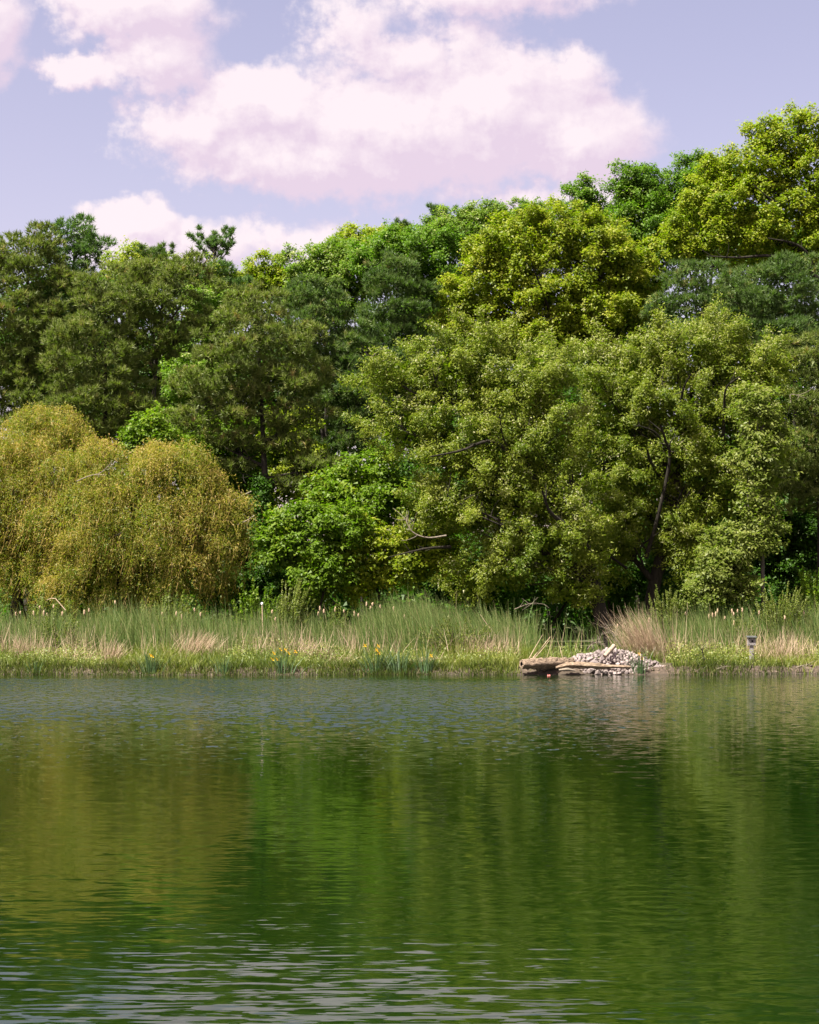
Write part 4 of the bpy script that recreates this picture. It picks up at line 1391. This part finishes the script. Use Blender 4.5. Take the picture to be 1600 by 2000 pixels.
def pile_h(dx, dy):
    """heap surface over its foot"""
    u = dx / np.where(dx < 0, 2.25, 2.5)
    v = dy / np.where(dy < 0, 1.15, 1.5)
    q = np.sqrt(u * u + v * v)
    return (.93 * np.clip(1 - q ** 1.9, 0, 1) ** .85) * (1 + .05 * np.sin(dx * 3.1))


gxx, gyy = np.meshgrid(np.linspace(-2.6, 2.8, 30), np.linspace(-1.3, 1.7, 18))
gzz = pile_h(gxx, gyy) - .22
V = np.stack([gxx, gyy, gzz], -1).reshape(-1, 3)
i, j = np.meshgrid(np.arange(17), np.arange(29), indexing='ij')
a = (i * 30 + j).ravel()
M['rubble'] = rough_mat("dark_rubble", (.10, .08, .07), (.22, .175, .16), nscale=14, bump=.8)
link('rubble_core', mesh_np('rubble_core', V, np.stack([a, a + 1, a + 31, a + 30], -1), M['rubble'], smooth=True), pile)
cnt = 0
placed = []
tries = 0
while cnt < 298 and tries < 40000:
    tries += 1
    dx = rng.uniform(-2.2, 2.5)
    dy = rng.uniform(-1.15, .55)
    hz = float(pile_h(dx, dy))
    if hz < .06:
        continue
    q = np.array([dx, dy, hz])
    sz = rng.choice([.085, .115, .145, .185], p=[.3, .32, .26, .12]) * rng.uniform(.85, 1.15)
    if any(np.linalg.norm(q - p) < (sz + s_) * .74 for p, s_ in placed):
        continue
    placed.append((q, sz))
    o = link('stone', SM[cnt % 10], pile)
    o.location = q + np.array([0, 0, -.02])
    o.rotation_euler = rng.uniform(0, 6.28, 3)
    o.scale = np.array([1.25, 1.0, .8]) * sz
    cnt += 1

r = np.random.default_rng(91)
Vs, Fs, nn_ = [], [], 0
base_v = [np.array([v.co[:] for v in m_.vertices]) for m_ in SM]
base_f = [[list(p.vertices) for p in m_.polygons] for m_ in SM]
for q in range(520):
    xx = r.uniform(-18, 19)
    ppx = 800 + xx / 67.4 * FPX
    ss = r.uniform(-.15, .7)
    if ppx < 1015 and r.random() < .55:
        continue
    yy = float(shore(xx)) + ss
    sz = r.choice([.03, .045, .07], p=[.5, .35, .15]) * r.uniform(.8, 1.3)
    k_ = q % 10
    tri = [f for f in base_f[k_] if len(f) == 3]
    v = base_v[k_] * sz * np.array([1.3, 1, .7]) + np.array([xx, yy, float(ground_z(xx, yy)) + sz * .2])
    Vs.append(v)
    Fs.append(np.array(tri) + nn_)
    nn_ += len(v)
tag(link('bank_pebbles', mesh_np('bank_pebbles', np.vstack(Vs), np.vstack(Fs), M['clod'])), 'small stones and clods on the muddy edge', 'pebbles', kind='stuff')
# driftwood: a hollow-ended log and a flat split one, half in the water
def log_mesh(pts, rad, seg, seed, mat, flat=1.0, rough=.10, org=None):
    r = np.random.default_rng(seed)
    pts = smoothpath(pts, 26)
    n = len(pts)
    rad = np.interp(np.linspace(0, 1, n), np.linspace(0, 1, len(rad)), rad)
    th = np.linspace(0, 2 * np.pi, seg, endpoint=False)
    tan = nrm(np.gradient(pts, axis=0))
    a_ = nrm(np.cross(tan, np.array([0, 0, 1.0])))
    b_ = np.cross(a_, tan)
    rid = 1 + rough * np.sin(th * 5 + r.uniform(0, 6)) + rough * .7 * np.sin(th * 9 + 2)
    rr = rad[:, None] * rid[None] * (1 + r.normal(0, rough * .6, (n, seg)))
    V = pts[:, None] + rr[..., None] * (np.cos(th)[None, :, None] * a_[:, None] + flat * np.sin(th)[None, :, None] * b_[:, None])
    i = np.arange(n - 1)[:, None] * seg
    j = np.arange(seg)[None]
    k = (j + 1) % seg
    F = np.stack([i + j, i + seg + j, i + seg + k, i + k], -1).reshape(-1, 4)
    org = pts[0] if org is None else org
    return V.reshape(-1, 3), F, V, pts, org


def log(name, label, pts, rad, seed, seg=14, flat=1.0, rough=.1, hollow=None, mat='drift'):
    V, F, R_, pp, org = log_mesh(pts, rad, seg, seed, mat, flat, rough)
    root = thing(name, org, label, 'log')
    link('bark_shell', mesh_np(name, V - org, F, M[mat], smooth=True), root)
    for e, fl in ((0, True), (-1, False)):
        ring = R_[e]
        c = ring.mean(0)
        inner = c + (ring - c) * (.5 if hollow == e else .05)
        VV = np.vstack([ring, inner]) - org
        FF = np.array([[q, (q + 1) % seg, seg + (q + 1) % seg, seg + q] for q in range(seg)])
        link('cut_end', mesh_np(name + '_end', VV, FF if not fl else FF[:, ::-1], M[mat]), root)
        if hollow == e:
            tdir = nrm(pp[1] - pp[0]) if e == 0 else nrm(pp[-2] - pp[-1])
            deep = inner + tdir * .35
            VV = np.vstack([inner, deep]) - org
            Fh = [[q, (q + 1) % seg, seg + (q + 1) % seg, seg + q] for q in range(seg)]
            link('hollow', mesh_np(name + '_hollow', VV, np.array(Fh), M['hole']), root)
            link('hollow_back', mesh_np(name + '_back', deep - org, np.arange(seg).reshape(1, -1), M['hole']), root)
    return root


log('driftwood_log', 'thick hollow ended driftwood log left of the stones', [P(1019, 1297, 66.2), P(1050, 1296, 66.5), P(1085, 1294, 66.9), P(1120, 1290, 67.3)], [.20, .26, .24, .12], 1, hollow=0, flat=.85, rough=.20)
log('split_log', 'flat split driftwood trunk lying along the waterline before the stones', [P(1086, 1304, 66.3), P(1115, 1299, 66.4), P(1160, 1301, 66.4), P(1232, 1303, 66.5)], [.06, .17, .15, .05], 2, flat=.62, rough=.24)
log('rotten_branch', 'thin water worn branch under the split trunk, touching the water', [P(1092, 1309, 66.1), P(1108, 1308, 66.1), P(1124, 1310, 66.1)], [.05, .10, .04], 3, flat=.7, mat='dead')
M['grey_log'] = rough_mat("weathered_log", (.16, .125, .09), (.40, .32, .24), (6, 6, 2), 3.0, .7, .9)
log('leaning_log', 'short weathered log leaning on top of the stone heap', [P(1181, 1282, 66.95), P(1190, 1272, 67.1), P(1200, 1261, 67.3)], [.085, .09, .085], 4, rough=.06, mat='grey_log')


def twiggy(name, label, cat, main, D, seed, mat='dead', r0=.02, n=12, l=(.2, .55), up=.2):
    r = np.random.default_rng(seed)
    pp = smoothpath([P(a, b, D) for a, b in main], 10)
    root = thing(name, pp[0], label, cat)
    tb = Tubes()
    tb.add(pp, np.linspace(r0, r0 * .4, 10), 6)
    link('stem', tb.mesh(name + '_stem', M[mat], pp[0]), root)
    for _ in range(n):
        q = r.integers(2, 10)
        dv = nrm(r.normal(0, 1, 3) * np.array([1, .6, .7]) + np.array([0, 0, up * 2]))
        L = r.uniform(*l)
        tb = Tubes()
        tb.add(bez(pp[q], pp[q] + dv * L * .5 + r.normal(0, .03, 3), pp[q] + dv * L, 5), np.linspace(r0 * .5, .005, 5), 4)
        link('twig', tb.mesh(name + '_twig', M[mat], pp[0]), root)
    return root


twiggy('dead_sapling', 'small bare blackish sapling on the mud bank right of the stones', 'sapling', [(1377, 1302), (1375, 1284), (1371, 1268)], 67.6, 5, 'bark', .022, 14)
twiggy('fallen_branch', 'bare grey branch arching over the back of the stone heap', 'branch', [(1148, 1268), (1156, 1258), (1168, 1255), (1182, 1258)], 68.3, 6, 'dead', .022, 12)
twiggy('fallen_branch', 'bare curled branch sticking out of the shade above the dark gap', 'branch', [(1005, 1190), (1020, 1184), (1040, 1178), (1062, 1180)], 73, 7, 'dead', .02, 9)
twiggy('bare_shrub', 'leafless brown shoots left of the straw haystack', 'shrub', [(1212, 1262), (1198, 1240), (1182, 1216)], 69.2, 8, 'dead', .018, 16)
for q, (a_, b_, c_) in enumerate(((1400, 1301, 'dark root tangle at the foot of the bare sapling'), (1555, 1298, 'pale root on the mud at the right end of the bank'), (1330, 1300, 'first pale root lying on the mud bank beside the stones'), (1500, 1300, 'pale root on the mud below the nest box bank'))):
    twiggy('exposed_root', c_, 'root', [(a_, b_ + 6), (a_ + 12, b_ + 2), (a_ + 28, b_)], 67.4 + .6 * q, 60 + q, 'dead', .025, 6, (.15, .4), 0)

# nest box on its post
D = 69.2
pb = P(1468, 1276, D)
foot = np.array([pb[0], D, float(ground_z(pb[0], D)) - .05])
box = thing('nest_box', foot, 'weathered grey nest box with dark roof on a short post', 'nest box')


def boxmesh(name, x0, x1, y0, y1, z0, z1, mat, bev=.006):
    import bmesh
    bm = bmesh.new()
    bmesh.ops.create_cube(bm, size=1.0)
    for v in bm.verts:
        v.co = Vector(((x0 + x1) / 2 + v.co.x * (x1 - x0), (y0 + y1) / 2 + v.co.y * (y1 - y0), (z0 + z1) / 2 + v.co.z * (z1 - z0)))
    bmesh.ops.bevel(bm, geom=bm.edges[:], offset=bev, segments=1, affect='EDGES')
    me = bpy.data.meshes.new(name)
    bm.to_mesh(me)
    bm.free()
    me.materials.append(mat)
    return me


zt = P(1468, 1246, D)[2] - foot[2]       # eaves
link('post', boxmesh('nest_post', -.075, .075, -.06, .06, 0, zt - .30, M['grey_wood']), box)
link('side_panel', boxmesh('nest_side', -.155, -.130, -.11, .13, zt - .31, zt, M['grey_wood']), box)
link('side_panel', boxmesh('nest_side', .130, .155, -.11, .13, zt - .31, zt, M['grey_wood']), box)
link('floor_panel', boxmesh('nest_floor', -.128, .128, -.108, .13, zt - .307, zt - .285, M['grey_wood']), box)
link('back_panel', boxmesh('nest_back', -.128, .128, .105, .13, zt - .283, zt, M['grey_wood']), box)
# front with its entrance hole
th = np.linspace(0, 2 * np.pi, 16, endpoint=False) + np.pi / 16
hole = np.stack([.02 + .048 * np.cos(th), np.full(16, -.112), zt - .13 + .048 * np.sin(th)], -1)
sq = []
for t_ in th:
    c_, s_ = np.cos(t_), np.sin(t_)
    k_ = 1 / max(abs(c_), abs(s_))
    sq.append([np.clip(c_ * k_, -1, 1) * .128, -.112, zt - .1435 + np.clip(s_ * k_, -1, 1) * .139])
sq = np.array(sq)
inn = hole + np.array([0, .03, 0])
VV = np.vstack([sq, hole, inn])
FF = [[q, (q + 1) % 16, 16 + (q + 1) % 16, 16 + q] for q in range(16)] + [[16 + q, 16 + (q + 1) % 16, 32 + (q + 1) % 16, 32 + q] for q in range(16)]
link('front_panel', mesh_np('nest_front', VV, np.array(FF), M['grey_wood']), box)
link('entrance', mesh_np('nest_dark', inn, np.arange(16).reshape(1, -1), M['hole']), box)
rf = boxmesh('nest_roof', -.20, .20, -.20, .16, 0, .03, M['roof_wood'])
o = link('roof', rf, box, (0, 0, zt + .035))
o.rotation_euler = (R(9), 0, 0)

# pale stake with a white tip in the reeds
D = 71.8
tip = P(512, 1177, D)
foot = np.array([tip[0] + .06, D, float(ground_z(tip[0], D)) - .05])
stk = thing('stake', foot, 'thin pale stake with white tip in the reeds by the feathery shrub', 'stake')
tb = Tubes()
tb.add([foot, (foot + tip) / 2, tip - np.array([0, 0, .10])], [.022, .021, .02], 6)
link('shaft', tb.mesh('stake_shaft', M['straw_wood'], foot), stk)
tb = Tubes()
tb.add([tip - np.array([0, 0, .10]), tip - np.array([0, 0, .05]), tip, tip + np.array([0, 0, .01])], [.035, .055, .045, .005], 8)
link('cap', tb.mesh('stake_cap', M['white'], foot), stk)

# red scrap at the log
r = np.random.default_rng(8)
c = P(1072, 1308, 65.95)
gxx, gyy = np.meshgrid(np.linspace(-.09, .09, 7), np.linspace(-.05, .05, 5))
V = np.stack([gxx, gyy, .06 + r.normal(0, .014, gxx.shape) + gyy * .4], -1).reshape(-1, 3)
i, j = np.meshgrid(np.arange(4), np.arange(6), indexing='ij')
a = (i * 7 + j).ravel()
V2 = np.vstack([V, V - np.array([0, 0, .03])])
top = np.stack([a, a + 1, a + 8, a + 7], -1)
rim = [0, 1, 2, 3, 4, 5, 6, 13, 20, 27, 34, 33, 32, 31, 30, 29, 28, 21, 14, 7]
side = np.array([[rim[q], 35 + rim[q], 35 + rim[(q + 1) % 20], rim[(q + 1) % 20]] for q in range(20)])
c[2] = -.03
V2 = V2 * .65
tag(link('litter_scrap', mesh_np('litter_scrap', V2, np.vstack([top, 35 + top[:, ::-1], side]), M['red']), loc=c), 'small crumpled red scrap at the waterline before the hollow log', 'litter')
print("TREES", sum(TREE_STATS.values()), {k: v for k, v in TREE_STATS.items()})
print("TRIS", sum(len(o.data.loops) - 2 * len(o.data.polygons) for o in scene.objects if o.type == 'MESH'))
